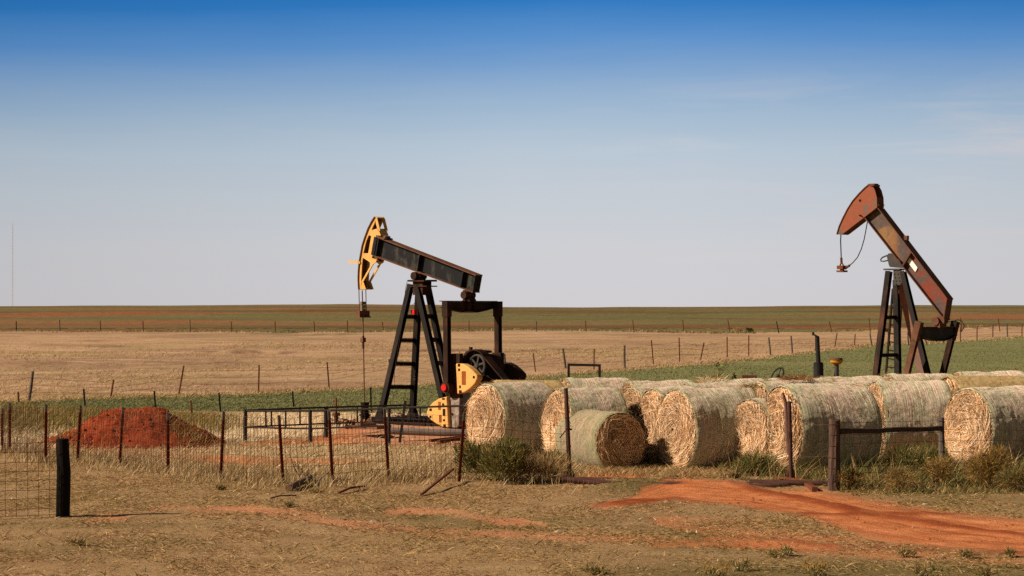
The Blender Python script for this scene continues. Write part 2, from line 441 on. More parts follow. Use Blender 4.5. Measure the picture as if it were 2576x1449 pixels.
def near_ground_mat():
    m, nt, b = new_mat('dry_ground')
    v = mapped(nt, 'Object', (1, 1, 1))
    n1 = noise(nt, v, 0.9, 8, 0.7, 0.4)
    thatch = ramp(nt, [(0.25, (0.23, 0.145, 0.075)), (0.5, (0.335, 0.225, 0.12)), (0.75, (0.44, 0.31, 0.18))])
    nt.links.new(n1.outputs['Fac'], thatch.inputs[0])
    at_g = node(nt, 'ShaderNodeAttribute', attribute_name='green')
    n3 = noise(nt, v, 3.0, 6, 0.7)
    gcol = ramp(nt, [(0.3, (0.09, 0.08, 0.03)), (0.7, (0.17, 0.15, 0.06))])
    nt.links.new(n3.outputs['Fac'], gcol.inputs[0])
    c = mixc(nt, mth(nt, 'MULTIPLY', at_g.outputs['Fac'], 0.8), thatch.outputs[0], gcol.outputs[0])
    at_c = node(nt, 'ShaderNodeAttribute', attribute_name='cream')
    c = mixc(nt, mth(nt, 'MULTIPLY', at_c.outputs['Fac'], 0.85), c, (0.78, 0.62, 0.42))
    # bare earth
    at_d = node(nt, 'ShaderNodeAttribute', attribute_name='dirt')
    n4 = noise(nt, mapped(nt, 'Object', (1.2, 1.0, 1)), 5.0, 8, 0.72)
    fac = mth(nt, 'ADD', at_d.outputs['Fac'], mth(nt, 'MULTIPLY', mth(nt, 'SUBTRACT', n4.outputs['Fac'], 0.5), 1.3))
    mr = nt.nodes.new('ShaderNodeMapRange')
    mr.inputs[1].default_value, mr.inputs[2].default_value = 0.18, 0.88
    nt.links.new(fac, mr.inputs[0])
    n5 = noise(nt, mapped(nt, 'Object', (0.5, 1.6, 1)), 1.6, 8, 0.7, 0.3)
    dcol = ramp(nt, [(0.25, (0.37, 0.115, 0.042)), (0.5, (0.52, 0.19, 0.078)), (0.75, (0.62, 0.26, 0.125))])
    nt.links.new(n5.outputs['Fac'], dcol.inputs[0])
    at_a = node(nt, 'ShaderNodeAttribute', attribute_name='across')
    cmb = nt.nodes.new('ShaderNodeCombineXYZ')
    sx_ = nt.nodes.new('ShaderNodeSeparateXYZ')
    nt.links.new(v, sx_.inputs[0])
    nt.links.new(mth(nt, 'MULTIPLY', at_a.outputs['Fac'], 5.0), cmb.inputs[0])
    nt.links.new(mth(nt, 'MULTIPLY', sx_.outputs['X'], 0.55), cmb.inputs[1])
    n7 = noise(nt, cmb.outputs[0], 1.6, 7, 0.7, 0.3)
    r7 = ramp(nt, [(0.32, (0.56, 0.46, 0.40)), (0.5, (1.0, 1.0, 1.0)), (0.66, (1.25, 1.36, 1.5))])
    nt.links.new(n7.outputs['Fac'], r7.inputs[0])
    dcs = mixc(nt, 1, dcol.outputs[0], r7.outputs[0], 'MULTIPLY')
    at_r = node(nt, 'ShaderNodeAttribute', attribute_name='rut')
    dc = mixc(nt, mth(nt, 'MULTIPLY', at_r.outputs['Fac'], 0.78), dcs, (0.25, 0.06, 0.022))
    at_p = node(nt, 'ShaderNodeAttribute', attribute_name='pad')
    dc = mixc(nt, mth(nt, 'MULTIPLY', at_p.outputs['Fac'], 0.75), dc, (0.52, 0.30, 0.19))
    c = mixc(nt, mr.outputs[0], c, dc)
    n6 = noise(nt, v, 26, 6, 0.75)
    r6 = ramp(nt, [(0.3, (0.72,) * 3), (0.7, (1.2,) * 3)])
    nt.links.new(n6.outputs['Fac'], r6.inputs[0])
    c = mixc(nt, 1, c, r6.outputs[0], 'MULTIPLY')
    nt.links.new(c, b.inputs['Base Color'])
    b.inputs['Roughness'].default_value = 1.0
    b.inputs['Specular IOR Level'].default_value = 0.05
    bump(nt, b, n6.outputs['Fac'], 0.8, 0.03)
    return m


def field_mat(name, stops, sc=(0.02, 0.08), fine=6.0, fstr=0.35, extra=None, bscale=0.15, streak=None):
    m, nt, b = new_mat(name)
    v1 = mapped(nt, 'Object', (sc[0], sc[1], 1))
    n1 = noise(nt, v1, 1.0, 9, 0.66, 0.5)
    r = ramp(nt, stops)
    nt.links.new(n1.outputs['Fac'], r.inputs[0])
    c = r.outputs[0]
    if extra:
        for (ss, lo, hi, colr, amt) in extra:
            n2 = noise(nt, mapped(nt, 'Object', (ss[0], ss[1], 1)), 1.0, 6, 0.62, 0.4)
            mr = nt.nodes.new('ShaderNodeMapRange')
            mr.inputs[1].default_value, mr.inputs[2].default_value = lo, hi
            mr.inputs[4].default_value = amt
            nt.links.new(n2.outputs['Fac'], mr.inputs[0])
            c = mixc(nt, mr.outputs[0], c, colr)
    if streak:
        at_s = node(nt, 'ShaderNodeAttribute', attribute_name='streak')
        c = mixc(nt, at_s.outputs['Fac'], c, streak)
    n3 = noise(nt, mapped(nt, 'Object', (1, 0.5, 1)), fine, 6, 0.75)
    r3 = ramp(nt, [(0.3, (1 - fstr,) * 3), (0.7, (1 + fstr * 0.6,) * 3)])
    nt.links.new(n3.outputs['Fac'], r3.inputs[0])
    c = mixc(nt, 1, c, r3.outputs[0], 'MULTIPLY')
    nt.links.new(c, b.inputs['Base Color'])
    b.inputs['Roughness'].default_value = 1.0
    b.inputs['Specular IOR Level'].default_value = 0.05
    bump(nt, b, n3.outputs['Fac'], 0.5, bscale)
    return m


M['ground'] = near_ground_mat()
M['greenfield'] = field_mat('green_wheat', [(0.25, (0.145, 0.155, 0.066)), (0.5, (0.19, 0.2, 0.09)), (0.75, (0.24, 0.23, 0.11))], (0.05, 0.09), 3.0, 0.3)
M['tanfield'] = field_mat('dry_pasture', [(0.28, (0.33, 0.22, 0.125)), (0.45, (0.43, 0.285, 0.175)), (0.58, (0.50, 0.34, 0.22)), (0.75, (0.39, 0.27, 0.15))], (0.10, 0.085), 1.6, 0.3,
                          extra=[((0.010, 0.014), 0.47, 0.60, (0.35, 0.245, 0.145), 0.75), ((0.035, 0.022), 0.48, 0.64, (0.29, 0.185, 0.125), 0.8), ((0.09, 0.14), 0.52, 0.64, (0.26, 0.165, 0.10), 0.65), ((0.05, 0.05), 0.52, 0.64, (0.33, 0.27, 0.12), 0.6), ((0.10, 0.22), 0.55, 0.66, (0.56, 0.40, 0.27), 0.7), ((0.25, 0.22), 0.64, 0.72, (0.15, 0.085, 0.045), 0.8)], streak=(0.19, 0.115, 0.075))
M['cropfield'] = field_mat('thin_crop_on_red_soil', [(0.3, (0.12, 0.122, 0.05)), (0.5, (0.158, 0.148, 0.065)), (0.7, (0.205, 0.165, 0.08))], (0.012, 0.03), 0.7, 0.35,
                           extra=[((0.003, 0.021), 0.50, 0.58, (0.135, 0.068, 0.032), 0.75), ((0.0025, 0.017), 0.55, 0.62, (0.10, 0.11, 0.048), 0.85), ((0.013, 0.016), 0.50, 0.66, (0.29, 0.105, 0.052), 0.8), ((0.04, 0.05), 0.58, 0.68, (0.12, 0.075, 0.033), 0.6)], bscale=0.3)
M['plain'] = noisy('plain_earth', [(0.3, (0.2, 0.13, 0.06)), (0.7, (0.3, 0.2, 0.1))], 0.2, bmp=0)


def net_mat(tint=None):
    m, nt, b = new_mat('bale_net')
    tc = nt.nodes.new('ShaderNodeTexCoord')
    oi = nt.nodes.new('ShaderNodeObjectInfo')
    add = nt.nodes.new('ShaderNodeVectorMath')
    add.operation = 'ADD'
    nt.links.new(tc.outputs['Object'], add.inputs[0])
    mulr = nt.nodes.new('ShaderNodeVectorMath')
    mulr.operation = 'SCALE'
    mulr.inputs[0].default_value = (13, 7, 3)
    nt.links.new(oi.outputs['Random'], mulr.inputs['Scale'])
    nt.links.new(mulr.outputs[0], add.inputs[1])

    def mp(s):
        q = nt.nodes.new('ShaderNodeMapping')
        q.inputs['Scale'].default_value = s
        nt.links.new(add.outputs[0], q.inputs['Vector'])
        return q.outputs[0]
    n1 = noise(nt, mp((2.2, 0.8, 0.8)), 1.0, 6, 0.6, 0.6)
    r = ramp(nt, [(0.28, (0.29, 0.29, 0.215)), (0.42, (0.40, 0.385, 0.315)), (0.52, (0.48, 0.40, 0.355)), (0.64, (0.40, 0.395, 0.32)), (0.78, (0.34, 0.32, 0.24))])
    nt.links.new(n1.outputs['Fac'], r.inputs[0])
    # greenish net edges
    sep = nt.nodes.new('ShaderNodeSeparateXYZ')
    nt.links.new(tc.outputs['Object'], sep.inputs[0])
    ex = mth(nt, 'ABSOLUTE', sep.outputs['X'])
    mr = nt.nodes.new('ShaderNodeMapRange')
    mr.inputs[1].default_value, mr.inputs[2].default_value, mr.inputs[4].default_value = 0.52, 0.72, 0.6
    nt.links.new(mth(nt, 'ADD', ex, mth(nt, 'MULTIPLY', mth(nt, 'SUBTRACT', n1.outputs['Fac'], 0.5), 0.25)), mr.inputs[0])
    c = mixc(nt, mr.outputs[0], r.outputs[0], (0.36, 0.41, 0.30))
    # streaks round the bale and straw flecks
    n2 = noise(nt, mp((60, 1.5, 1.5)), 1.0, 3, 0.6)
    r2 = ramp(nt, [(0.42, (0.82,) * 3), (0.55, (1.0,) * 3), (0.62, (1.5, 1.48, 1.42))])
    nt.links.new(n2.outputs['Fac'], r2.inputs[0])
    n2m = noise(nt, mp((4, 1.1, 1.1)), 1.0, 3, 0.5)
    rm = ramp(nt, [(0.42, (0.15,) * 3), (0.58, (1,) * 3)])
    nt.links.new(n2m.outputs['Fac'], rm.inputs[0])
    c = mixc(nt, rm.outputs[0], c, mixc(nt, 1, c, r2.outputs[0], 'MULTIPLY'))
    wv = nt.nodes.new('ShaderNodeTexWave')
    wv.wave_type, wv.bands_direction = 'BANDS', 'X'
    wv.inputs['Scale'].default_value = 6.2
    wv.inputs['Distortion'].default_value = 1.6
    wv.inputs['Detail'].default_value = 2
    wv.inputs['Detail Scale'].default_value = 0.35
    nt.links.new(mp((1, .25, .25)), wv.inputs['Vector'])
    rw = ramp(nt, [(0.0, (0.86,) * 3), (0.6, (0.96,) * 3), (0.9, (1.26, 1.24, 1.2))])
    nt.links.new(wv.outputs['Fac'], rw.inputs[0])
    nwm = noise(nt, mp((2.6, 1.3, 1.3)), 1.0, 4, 0.6)
    rwm = ramp(nt, [(0.44, (0.0,) * 3), (0.56, (0.9,) * 3)])
    nt.links.new(nwm.outputs['Fac'], rwm.inputs[0])
    c = mixc(nt, rwm.outputs[0], c, mixc(nt, 1, c, rw.outputs[0], 'MULTIPLY'))
    n3 = noise(nt, mp((1, 1, 1)), 34, 5, 0.75)
    r3 = ramp(nt, [(0.3, (0.62,) * 3), (0.52, (1.0,) * 3), (0.72, (1.35, 1.28, 1.15))])
    nt.links.new(n3.outputs['Fac'], r3.inputs[0])
    c = mixc(nt, 1, c, r3.outputs[0], 'MULTIPLY')
    if tint:
        c = mixc(nt, 1, c, tint, 'MULTIPLY')
    nt.links.new(c, b.inputs['Base Color'])
    b.inputs['Roughness'].default_value = 0.85
    h = mth(nt, 'ADD', n3.outputs['Fac'], n2.outputs['Fac'])
    bump(nt, b, h, .55, 0.02)
    b.inputs['Diffuse Roughness'].default_value = 1.0
    return m


M['net'] = net_mat((1.42, 1.41, 1.36))
M['net_sun_dimmed'] = net_mat((.90, .88, .74))  # greener loose-bale net, colour darkened to offset the full sun on it


# ------------------------------------------------------------------ object helpers
def empty(name, loc, rz=0.0, scale=(1, 1, 1)):
    o = bpy.data.objects.new(name, None)
    COL.objects.link(o)
    o.empty_display_size = 0.3
    o.location = loc
    o.rotation_euler = (0, 0, rz)
    o.scale = scale
    return o


def tag(o, label=None, cat=None, group=None, kind=None):
    if label:
        o['label'] = label
    if cat:
        o['category'] = cat
    if group:
        o['group'] = group
    if kind:
        o['kind'] = kind
    return o


def thing(name, label, cat, loc, group=None, rz=0.0):
    return tag(empty(name, loc, rz), label, cat, group)


def root_inv(p):
    while p.parent is not None:
        p = p.parent
    return Matrix.LocRotScale(p.location, p.rotation_euler, p.scale).inverted()


def np_mesh(name, V, faces, mats, parent=None, attrs=None, smooth=False, mids=None, world=False):
    """V (n,3); faces: list of int arrays (m,k)"""
    me = bpy.data.meshes.new(name)
    V = np.asarray(V, np.float32)
    if world and parent is not None:
        Mi = np.array(root_inv(parent))
        V = (V @ Mi[:3, :3].T + Mi[:3, 3]).astype(np.float32)
    me.vertices.add(len(V))
    me.vertices.foreach_set('co', V.ravel())
    faces = [np.asarray(f, np.int32) for f in faces if len(f)]
    li = np.concatenate([f.ravel() for f in faces])
    tot = np.concatenate([np.full(len(f), f.shape[1], np.int32) for f in faces])
    st = np.concatenate([[0], np.cumsum(tot)[:-1]]).astype(np.int32)
    me.loops.add(len(li))
    me.loops.foreach_set('vertex_index', li)
    me.polygons.add(len(tot))
    me.polygons.foreach_set('loop_start', st)
    me.polygons.foreach_set('loop_total', tot)
    if mids is not None:
        me.polygons.foreach_set('material_index', np.asarray(mids, np.int32))
    if smooth:
        me.polygons.foreach_set('use_smooth', np.ones(len(tot), bool))
    me.update(calc_edges=True)
    for k, v in (attrs or {}).items():
        if v.ndim == 2:
            a = me.attributes.new(k, 'FLOAT_COLOR', 'POINT')
            a.data.foreach_set('color', np.concatenate([v, np.ones((len(v), 1))], 1).astype(np.float32).ravel())
        else:
            a = me.attributes.new(k, 'FLOAT', 'POINT')
            a.data.foreach_set('value', v.astype(np.float32))
    for mm in (mats if isinstance(mats, (list, tuple)) else [mats]):
        me.materials.append(mm)
    o = bpy.data.objects.new(name, me)
    COL.objects.link(o)
    if parent is not None:
        o.parent = parent
    return o


class MB:
    def __init__(s):
        s.v, s.f, s.m = [], [], []
        s.mi = 0
        s.pc = []

    def add(s, vs, fs):
        k = len(s.v)
        s.pc.append((len(s.v), len(vs), len(s.f), len(fs)))
        s.v += [tuple(x) for x in vs]
        s.f += [tuple(k + i for i in f) for f in fs]
        s.m += [s.mi] * len(fs)
        return s

    def hexa(s, a, b):
        """two quads a (4), b (4)"""
        return s.add(list(a) + list(b), [(3, 2, 1, 0), (4, 5, 6, 7), (0, 1, 5, 4), (1, 2, 6, 5), (2, 3, 7, 6), (3, 0, 4, 7)])

    def box(s, c, d):
        x, y, z = c
        a, b, e = d[0] / 2, d[1] / 2, d[2] / 2
        return s.hexa([(x - a, y - b, z - e), (x + a, y - b, z - e), (x + a, y + b, z - e), (x - a, y + b, z - e)],
                      [(x - a, y - b, z + e), (x + a, y - b, z + e), (x + a, y + b, z + e), (x - a, y + b, z + e)])

    def bar(s, p0, p1, w, h, side=None, off=(0, 0)):
        """box from p0 to p1, w along side vector, h along the third direction"""
        p0, p1 = Vector(p0), Vector(p1)
        d = (p1 - p0).normalized()
        side = Vector(side) if side is not None else (Vector((0, 0, 1)).cross(d) if abs(d.z) < 0.95 else Vector((0, 1, 0)))
        side = (side - d * side.dot(d)).normalized()
        up = d.cross(side)
        o = side * off[0] + up * off[1]
        q = [side * (sx * w / 2) + up * (sy * h / 2) + o for sx, sy in ((-1, -1), (1, -1), (1, 1), (-1, 1))]
        return s.hexa([p0 + x for x in q], [p1 + x for x in q])

    def ibar(s, p0, p1, w, h, side=None, t=0.02):
        s.bar(p0, p1, w, t, side, (0, h / 2 - t / 2))
        s.bar(p0, p1, w, t, side, (0, -h / 2 + t / 2))
        s.bar(p0, p1, t, h - 2 * t - 0.004, side)
        return s

    def cyl(s, p0, p1, r0, r1=None, n=16, cap=True):
        r1 = r0 if r1 is None else r1
        p0, p1 = Vector(p0), Vector(p1)
        d = (p1 - p0).normalized()
        a = d.orthogonal().normalized()
        b = d.cross(a)
        vs = []
        for p, r in ((p0, r0), (p1, r1)):
            for i in range(n):
                t = 2 * math.pi * i / n
                vs.append(p + a * (r * math.cos(t)) + b * (r * math.sin(t)))
        fs = [(i, (i + 1) % n, n + (i + 1) % n, n + i) for i in range(n)]
        if cap:
            fs += [tuple(reversed(range(n))), tuple(range(n, 2 * n))]
        return s.add(vs, fs)

    def tube(s, pts, r, n=6, cap=True):
        pts = [Vector(p) for p in pts]
        rs = r if isinstance(r, (list, tuple)) else [r] * len(pts)
        d0 = (pts[1] - pts[0]).normalized()
        a = d0.orthogonal().normalized()
        vs, fs = [], []
        for i, p in enumerate(pts):
            d = (pts[min(i + 1, len(pts) - 1)] - pts[max(i - 1, 0)]).normalized()
            a = (a - d * a.dot(d)).normalized()
            b = d.cross(a)
            for j in range(n):
                t = 2 * math.pi * j / n
                vs.append(p + a * (rs[i] * math.cos(t)) + b * (rs[i] * math.sin(t)))
        for i in range(len(pts) - 1):
            for j in range(n):
                k = (j + 1) % n
                fs.append((i * n + j, i * n + k, (i + 1) * n + k, (i + 1) * n + j))
        if cap:
            fs += [tuple(reversed(range(n))), tuple(range((len(pts) - 1) * n, len(pts) * n))]
        return s.add(vs, fs)

    def ring(s, c, axis, Rr, r, n=28, m=8):
        c, axis = Vector(c), Vector(axis).normalized()
        a = axis.orthogonal().normalized()
        b = axis.cross(a)
        vs, fs = [], []
        for i in range(n):
            t = 2 * math.pi * i / n
            d = a * math.cos(t) + b * math.sin(t)
            for j in range(m):
                u = 2 * math.pi * j / m
                vs.append(c + d * (Rr + r * math.cos(u)) + axis * (r * math.sin(u)))
        for i in range(n):
            for j in range(m):
                fs.append((i * m + j, i * m + (j + 1) % m, ((i + 1) % n) * m + (j + 1) % m, ((i + 1) % n) * m + j))
        return s.add(vs, fs)

    def prism(s, poly, y0, y1):
        """poly of (x,z) extruded along local y"""
        n = len(poly)
        area = sum(poly[i][0] * poly[(i + 1) % n][1] - poly[(i + 1) % n][0] * poly[i][1] for i in range(n))
        if area < 0:
            poly = list(reversed(poly))
        vs = [(x, y0, z) for x, z in poly] + [(x, y1, z) for x, z in poly]
        fs = [tuple(range(n)), tuple(reversed(range(n, 2 * n)))]
        fs += [((i + 1) % n, i, n + i, n + (i + 1) % n) for i in range(n)]
        return s.add(vs, fs)

    def band(s, outer, inner, y0, y1):
        for i in range(len(outer) - 1):
            s.prism([outer[i], outer[i + 1], inner[i + 1], inner[i]], y0, y1)
        return s

    def each(s, name, mats, parent=None, **kw):
        """every recorded piece becomes an object of its own"""
        out = []
        for v0, nv, f0, nf in s.pc:
            b = MB()
            b.add(s.v[v0:v0 + nv], [tuple(i - v0 for i in f) for f in s.f[f0:f0 + nf]])
            out.append(b.build(name, mats, parent, **kw))
        return out

    def build(s, name, mats, parent=None, world=False, smooth=False, bev=0.0):
        me = bpy.data.meshes.new(name)
        V = s.v
        if world and parent is not None:
            Mi = root_inv(parent)
            V = [tuple(Mi @ Vector(x)) for x in V]
        me.from_pydata(V, [], s.f)
        for mm in (mats if isinstance(mats, (list, tuple)) else [mats]):
            me.materials.append(mm)
        me.polygons.foreach_set('material_index', s.m)
        if smooth:
            me.polygons.foreach_set('use_smooth', [True] * len(s.f))
        me.update()
        o = bpy.data.objects.new(name, me)
        COL.objects.link(o)
        if parent is not None:
            o.parent = parent
        if bev:
            md = o.modifiers.new('edge', 'BEVEL')
            md.width = bev
            md.segments = 2
            md.limit_method = 'ANGLE'
        return o


# ------------------------------------------------------------------ strands (grass blades, straw)
def strands(P, D, N, length, width, bend, col):
    """two-segment ribbons; P,D,N (n,3), length,width (n,), bend (n,3) tip offset"""
    n = len(P)
    D = D / np.linalg.norm(D, axis=1, keepdims=True)
    S = np.cross(D, N)
    S = S / np.maximum(np.linalg.norm(S, axis=1, keepdims=True), 1e-6)
    w = (width / 2)[:, None]
    m = P + D * (length * 0.5)[:, None] + bend * 0.25
    t = P + D * length[:, None] + bend
    V = np.stack([P - S * w, P + S * w, m - S * w * 0.8, m + S * w * 0.8, t], 1).reshape(-1, 3)
    k = np.arange(n)[:, None] * 5
    Q = np.concatenate([k, k + 1, k + 3, k + 2], 1)
    T = np.concatenate([k + 2, k + 3, k + 4], 1)
    C = np.repeat(col, 5, axis=0)
    return V, Q, T, C


PAL = dict(straw=(0.54, 0.39, 0.20), tan=(0.42, 0.28, 0.135), brown=(0.24, 0.14, 0.062), olive=(0.20, 0.17, 0.06), green=(0.14, 0.165, 0.05),
           dkgreen=(0.06, 0.072, 0.024), cream=(0.86, 0.72, 0.52), gold=(0.42, 0.27, 0.07), rust=(0.3, 0.12, 0.045), pale=(0.52, 0.43, 0.27),
           hayl=(0.80, 0.575, 0.36), haym=(0.63, 0.39, 0.195), hayd=(0.34, 0.17, 0.07))


def pick(n, spec, jit=0.25, rng=RNG):
    names = list(spec)
    p = np.array([spec[k] for k in names], float)
    p /= p.sum()
    c = np.array([PAL[k] for k in names])[rng.choice(len(names), n, p=p)]
    return c * (1 + (rng.random((n, 1)) - 0.5) * 2 * jit)


def scatter(n, Y0, Y1, marg=1.12):
    y = np.sqrt(RNG.random(n) * (Y1 ** 2 - Y0 ** 2) + Y0 ** 2)
    x = (RNG.random(n) * 2 - 1) * y * CX * marg / F
    return x, y


def blades(x, y, h, w, lean, col, wind=(0.25, 0.0)):
    n = len(x)
    z = gz(x, y) - 0.01
    P = np.stack([x, y, z], 1)
    a = RNG.random(n) * 2 * np.pi
    D = np.stack([np.cos(a) * lean + wind[0], np.sin(a) * lean + wind[1], np.ones(n)], 1)
    fa = RNG.random(n) * 2 * np.pi
    N = np.stack([np.cos(fa), np.sin(fa), np.zeros(n)], 1)
    bd = np.stack([np.cos(a), np.sin(a), -0.5 * np.ones(n)], 1) * (h * lean * 0.5)[:, None] + np.array([wind[0], wind[1], 0]) * (h * 0.5)[:, None]
    return strands(P, D, N, h, w, bd, col)


def grass_obj(name, parts, label):
    V, Q, T, C = [], [], [], []
    k = 0
    for v, q, t, c in parts:
        V.append(v); Q.append(q + k); T.append(t + k); C.append(c)
        k += len(v)
    o = np_mesh(name, np.concatenate(V), [np.concatenate(Q), np.concatenate(T)], M['grass'], attrs={'col': np.concatenate(C)})
    return tag(o, label, 'grass', kind='stuff')


# ================================================================== SETTING
def grid_mesh(X, Y, Z, attrs, split, smooth=True):
    """split: dict name -> (face mask, material)"""
    nr, nc = X.shape
    V = np.stack([X.ravel(), Y.ravel(), Z.ravel()], 1)
    idx = np.arange(nr * nc).reshape(nr, nc)
    Fq = np.stack([idx[:-1, :-1].ravel(), idx[:-1, 1:].ravel(), idx[1:, 1:].ravel(), idx[1:, :-1].ravel()], 1)
    out = []
    for name, (mask, mat, label) in split.items():
        f = Fq[mask]
        if not len(f):
            continue
        u, inv = np.unique(f, return_inverse=True)
        o = np_mesh(name, V[u], [inv.reshape(-1, 4)], mat, attrs={k: a.ravel()[u] for k, a in attrs.items()}, smooth=smooth)
        tag(o, label, name.replace('_', ' '), kind='structure')
        out.append(o)
    return out


def cellc(A):
    return (A[:-1, :-1] + A[:-1, 1:] + A[1:, 1:] + A[1:, :-1]).ravel() / 4


# near ground, up to the green strip
rowsY = np.concatenate([np.linspace(4, 24, 30)[:-1], np.linspace(24, 50, 380)[:-1], np.linspace(50, 74, 200)])
cols = np.concatenate([np.linspace(-3.2, -1.45, 40)[:-1], np.linspace(-1.45, 1.45, 620), np.linspace(1.45, 3.2, 40)[1:]]) * CX
XX = cols[None, :] * rowsY[:, None] / F
YY = np.repeat(rowsY[:, None], len(cols), 1)
ZZ = gz(XX, YY)
dm, rm_, pm_, gm_ = dirt_mask(XX, YY), rut_mask(XX, YY), pad_mask(XX, YY), green_mask(XX, YY)
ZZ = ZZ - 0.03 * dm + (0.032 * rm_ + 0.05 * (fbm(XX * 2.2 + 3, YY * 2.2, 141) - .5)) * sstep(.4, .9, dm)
xc, yc = cellc(XX), cellc(YY)
pxc, pyc = proj(xc, yc, 0.0)
edge = (fbm(xc * 0.8, yc * 0.4, 61) - 0.5) * 8
is_green = pyc < np.interp(pxc, *GLO) + edge
is_road = road_body(xc, yc) & (cellc(dm) > 0.3)
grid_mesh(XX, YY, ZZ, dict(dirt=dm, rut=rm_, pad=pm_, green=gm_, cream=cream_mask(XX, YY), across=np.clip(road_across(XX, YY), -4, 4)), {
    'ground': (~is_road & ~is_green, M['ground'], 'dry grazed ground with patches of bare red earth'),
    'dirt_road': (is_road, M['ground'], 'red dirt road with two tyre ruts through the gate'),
    'green_field': (is_green, M['greenfield'], 'near strip of short green crop')})

# far ground
pys = np.arange(1019.0, 826.0, -0.8)
rowsF = np.concatenate([[G(CX, p).y for p in pys], np.geomspace(352, 1700, 220)])
rowsF = np.concatenate([[73.95], rowsF[rowsF > 74.2]])
colsF = np.concatenate([np.linspace(-3.2, -1.6, 40)[:-1], np.linspace(-1.6, 1.6, 420), np.linspace(1.6, 3.2, 40)[1:]]) * CX
XF = colsF[None, :] * rowsF[:, None] / F
YF = np.repeat(rowsF[:, None], len(colsF), 1)
ZF = gz(XF, YF)
xc, yc = cellc(XF), cellc(YF)
pxc, pyc = proj(xc, yc, 0.0)
edge = (fbm(pxc / 90.0, pyc / 14.0, 71) - 0.5)
crop = pyc < np.interp(pxc, *TUP) + edge * 7
tanm = (~crop) & (pyc < np.interp(pxc, *GUP) + edge * 9)
nearg = (~crop) & (~tanm) & (pyc > np.interp(pxc, *GLO))
def streaks(x, y):
    px, py = proj(x, y, 0.0)
    m = np.zeros_like(px)
    for x0, x1, c0, c1, h, st in ((990, 1240, 882, 886, 6, .9), (1230, 1500, 884, 878, 5, .8), (480, 760, 884, 887, 3, .9), (0, 330, 918, 916, 8, .5), (330, 640, 909, 914, 7, .55), (60, 380, 868, 872, 3, .5), (560, 900, 838, 842, 2.5, .7), (1560, 1800, 866, 872, 6, .4),
                                  (700, 960, 905, 900, 5, .4), (0, 700, 950, 946, 4, .4), (300, 900, 972, 962, 4, .45), (1500, 1640, 842, 846, 3, .6), (820, 1000, 858, 856, 3, .45)):
        u = np.clip((px - x0) / (x1 - x0), 0, 1)
        w = (fbm(px / 46.0, py / 5.0, int(x0) + 3) - .5) * 7
        k = np.exp(-((py - (c0 + (c1 - c0) * u) + w) / h) ** 2) * sstep(x0 - 20, x0 + 50, px) * sstep(x1 + 20, x1 - 50, px) * st
        m = np.maximum(m, k * sstep(.28, .55, fbm(px / 40.0, py / 4.0, int(x0) + 9)))
    return m


grid_mesh(XF, YF, ZF, dict(streak=streaks(XF, YF)), {
    'green_field': ((~crop) & (~tanm), M['greenfield'], 'strip of short green crop beyond the bales'),
    'dry_field': (tanm, M['tanfield'], 'pale tan field of dry grass'),
    'crop_field': (crop, M['cropfield'], 'thin green crop on terraced red soil up to the skyline')})
# the plain all round, lower than the sheets above
pl = MB()
pl.add([(-4000, -3000, -0.6), (4000, -3000, -0.6), (4000, 5000, -0.6), (-4000, 5000, -0.6)], [(0, 1, 2, 3)])
tag(pl.build('terrain', M['plain']), 'flat plain all round', 'terrain', kind='structure')

# ================================================================== GRASS
# a. short lawn in front
x, y = scatter(330000, 25.5, 47)
px, py = proj(x, y, 0)
d = dirt_mask(x, y)
rd = road_body(x, y)
cl = fbm(x * 1.3, y * 0.9, 81)
keep = (RNG.random(len(x)) > np.clip(d * 1.35, 0, 0.97)) & (~rd | (RNG.random(len(x)) < 0.015 + 0.75 * sstep(0.5, 1.05, np.abs(road_across(x, y))) * sstep(0.42, 0.6, fbm(x * 1.6, y * 1.1, 85)) + 0.16 * np.clip(rut_mask(x, y), 0, 1) * sstep(.45, .6, fbm(x * 1.1, y * 2, 86)) + 0.5 * np.exp(-((px - 2240) / 90) ** 2 - ((py - 1300) / 6) ** 2))) & (RNG.random(len(x)) < 0.2 + 1.3 * sstep(0.3, 0.65, cl))
x, y, px, py, cl = x[keep], y[keep], px[keep], py[keep], cl[keep]
g = green_mask(x, y)
n = len(x)
h = (0.02 + 0.045 * RNG.random(n)) * (0.6 + 0.9 * cl)
col = pick(n, dict(straw=0.9, tan=3.6, brown=0.8, olive=0.4, pale=0.4), 0.12)
pt_ = sstep(0.38, 0.62, fbm(x * 0.22, y * 0.13, 83))[:, None]
col = col * (1 - pt_) * np.array([1.10, 1.02, 1.08]) + col * pt_ * np.array([0.94, 0.95, 0.86])
gc = pick(n, dict(olive=2, green=1.3, tan=0.7, brown=0.6))
isg = RNG.random(n) < g * 0.8
col[isg] = gc[isg]
lawn = blades(x, y, h, np.full(n, 0.011), np.full(n, 1.3), col, (0.2, -0.1))
x, y = scatter(16000, 25.5, 44)
d = dirt_mask(x, y)
cl = fbm(x * 2.2, y * 1.8, 87)
keep = (d < 0.3) & ~road_body(x, y) & (cl > 0.56)
x, y = x[keep], y[keep]
n = len(x)
tuft = blades(x, y, 0.07 + 0.11 * RNG.random(n), np.full(n, 0.012), np.full(n, 0.9), pick(n, dict(straw=1.2, tan=3, olive=2, green=0.7), 0.15), (0.15, 0))
grass_obj('lawn_grass', [lawn, tuft], 'short dry grazed grass in the foreground')


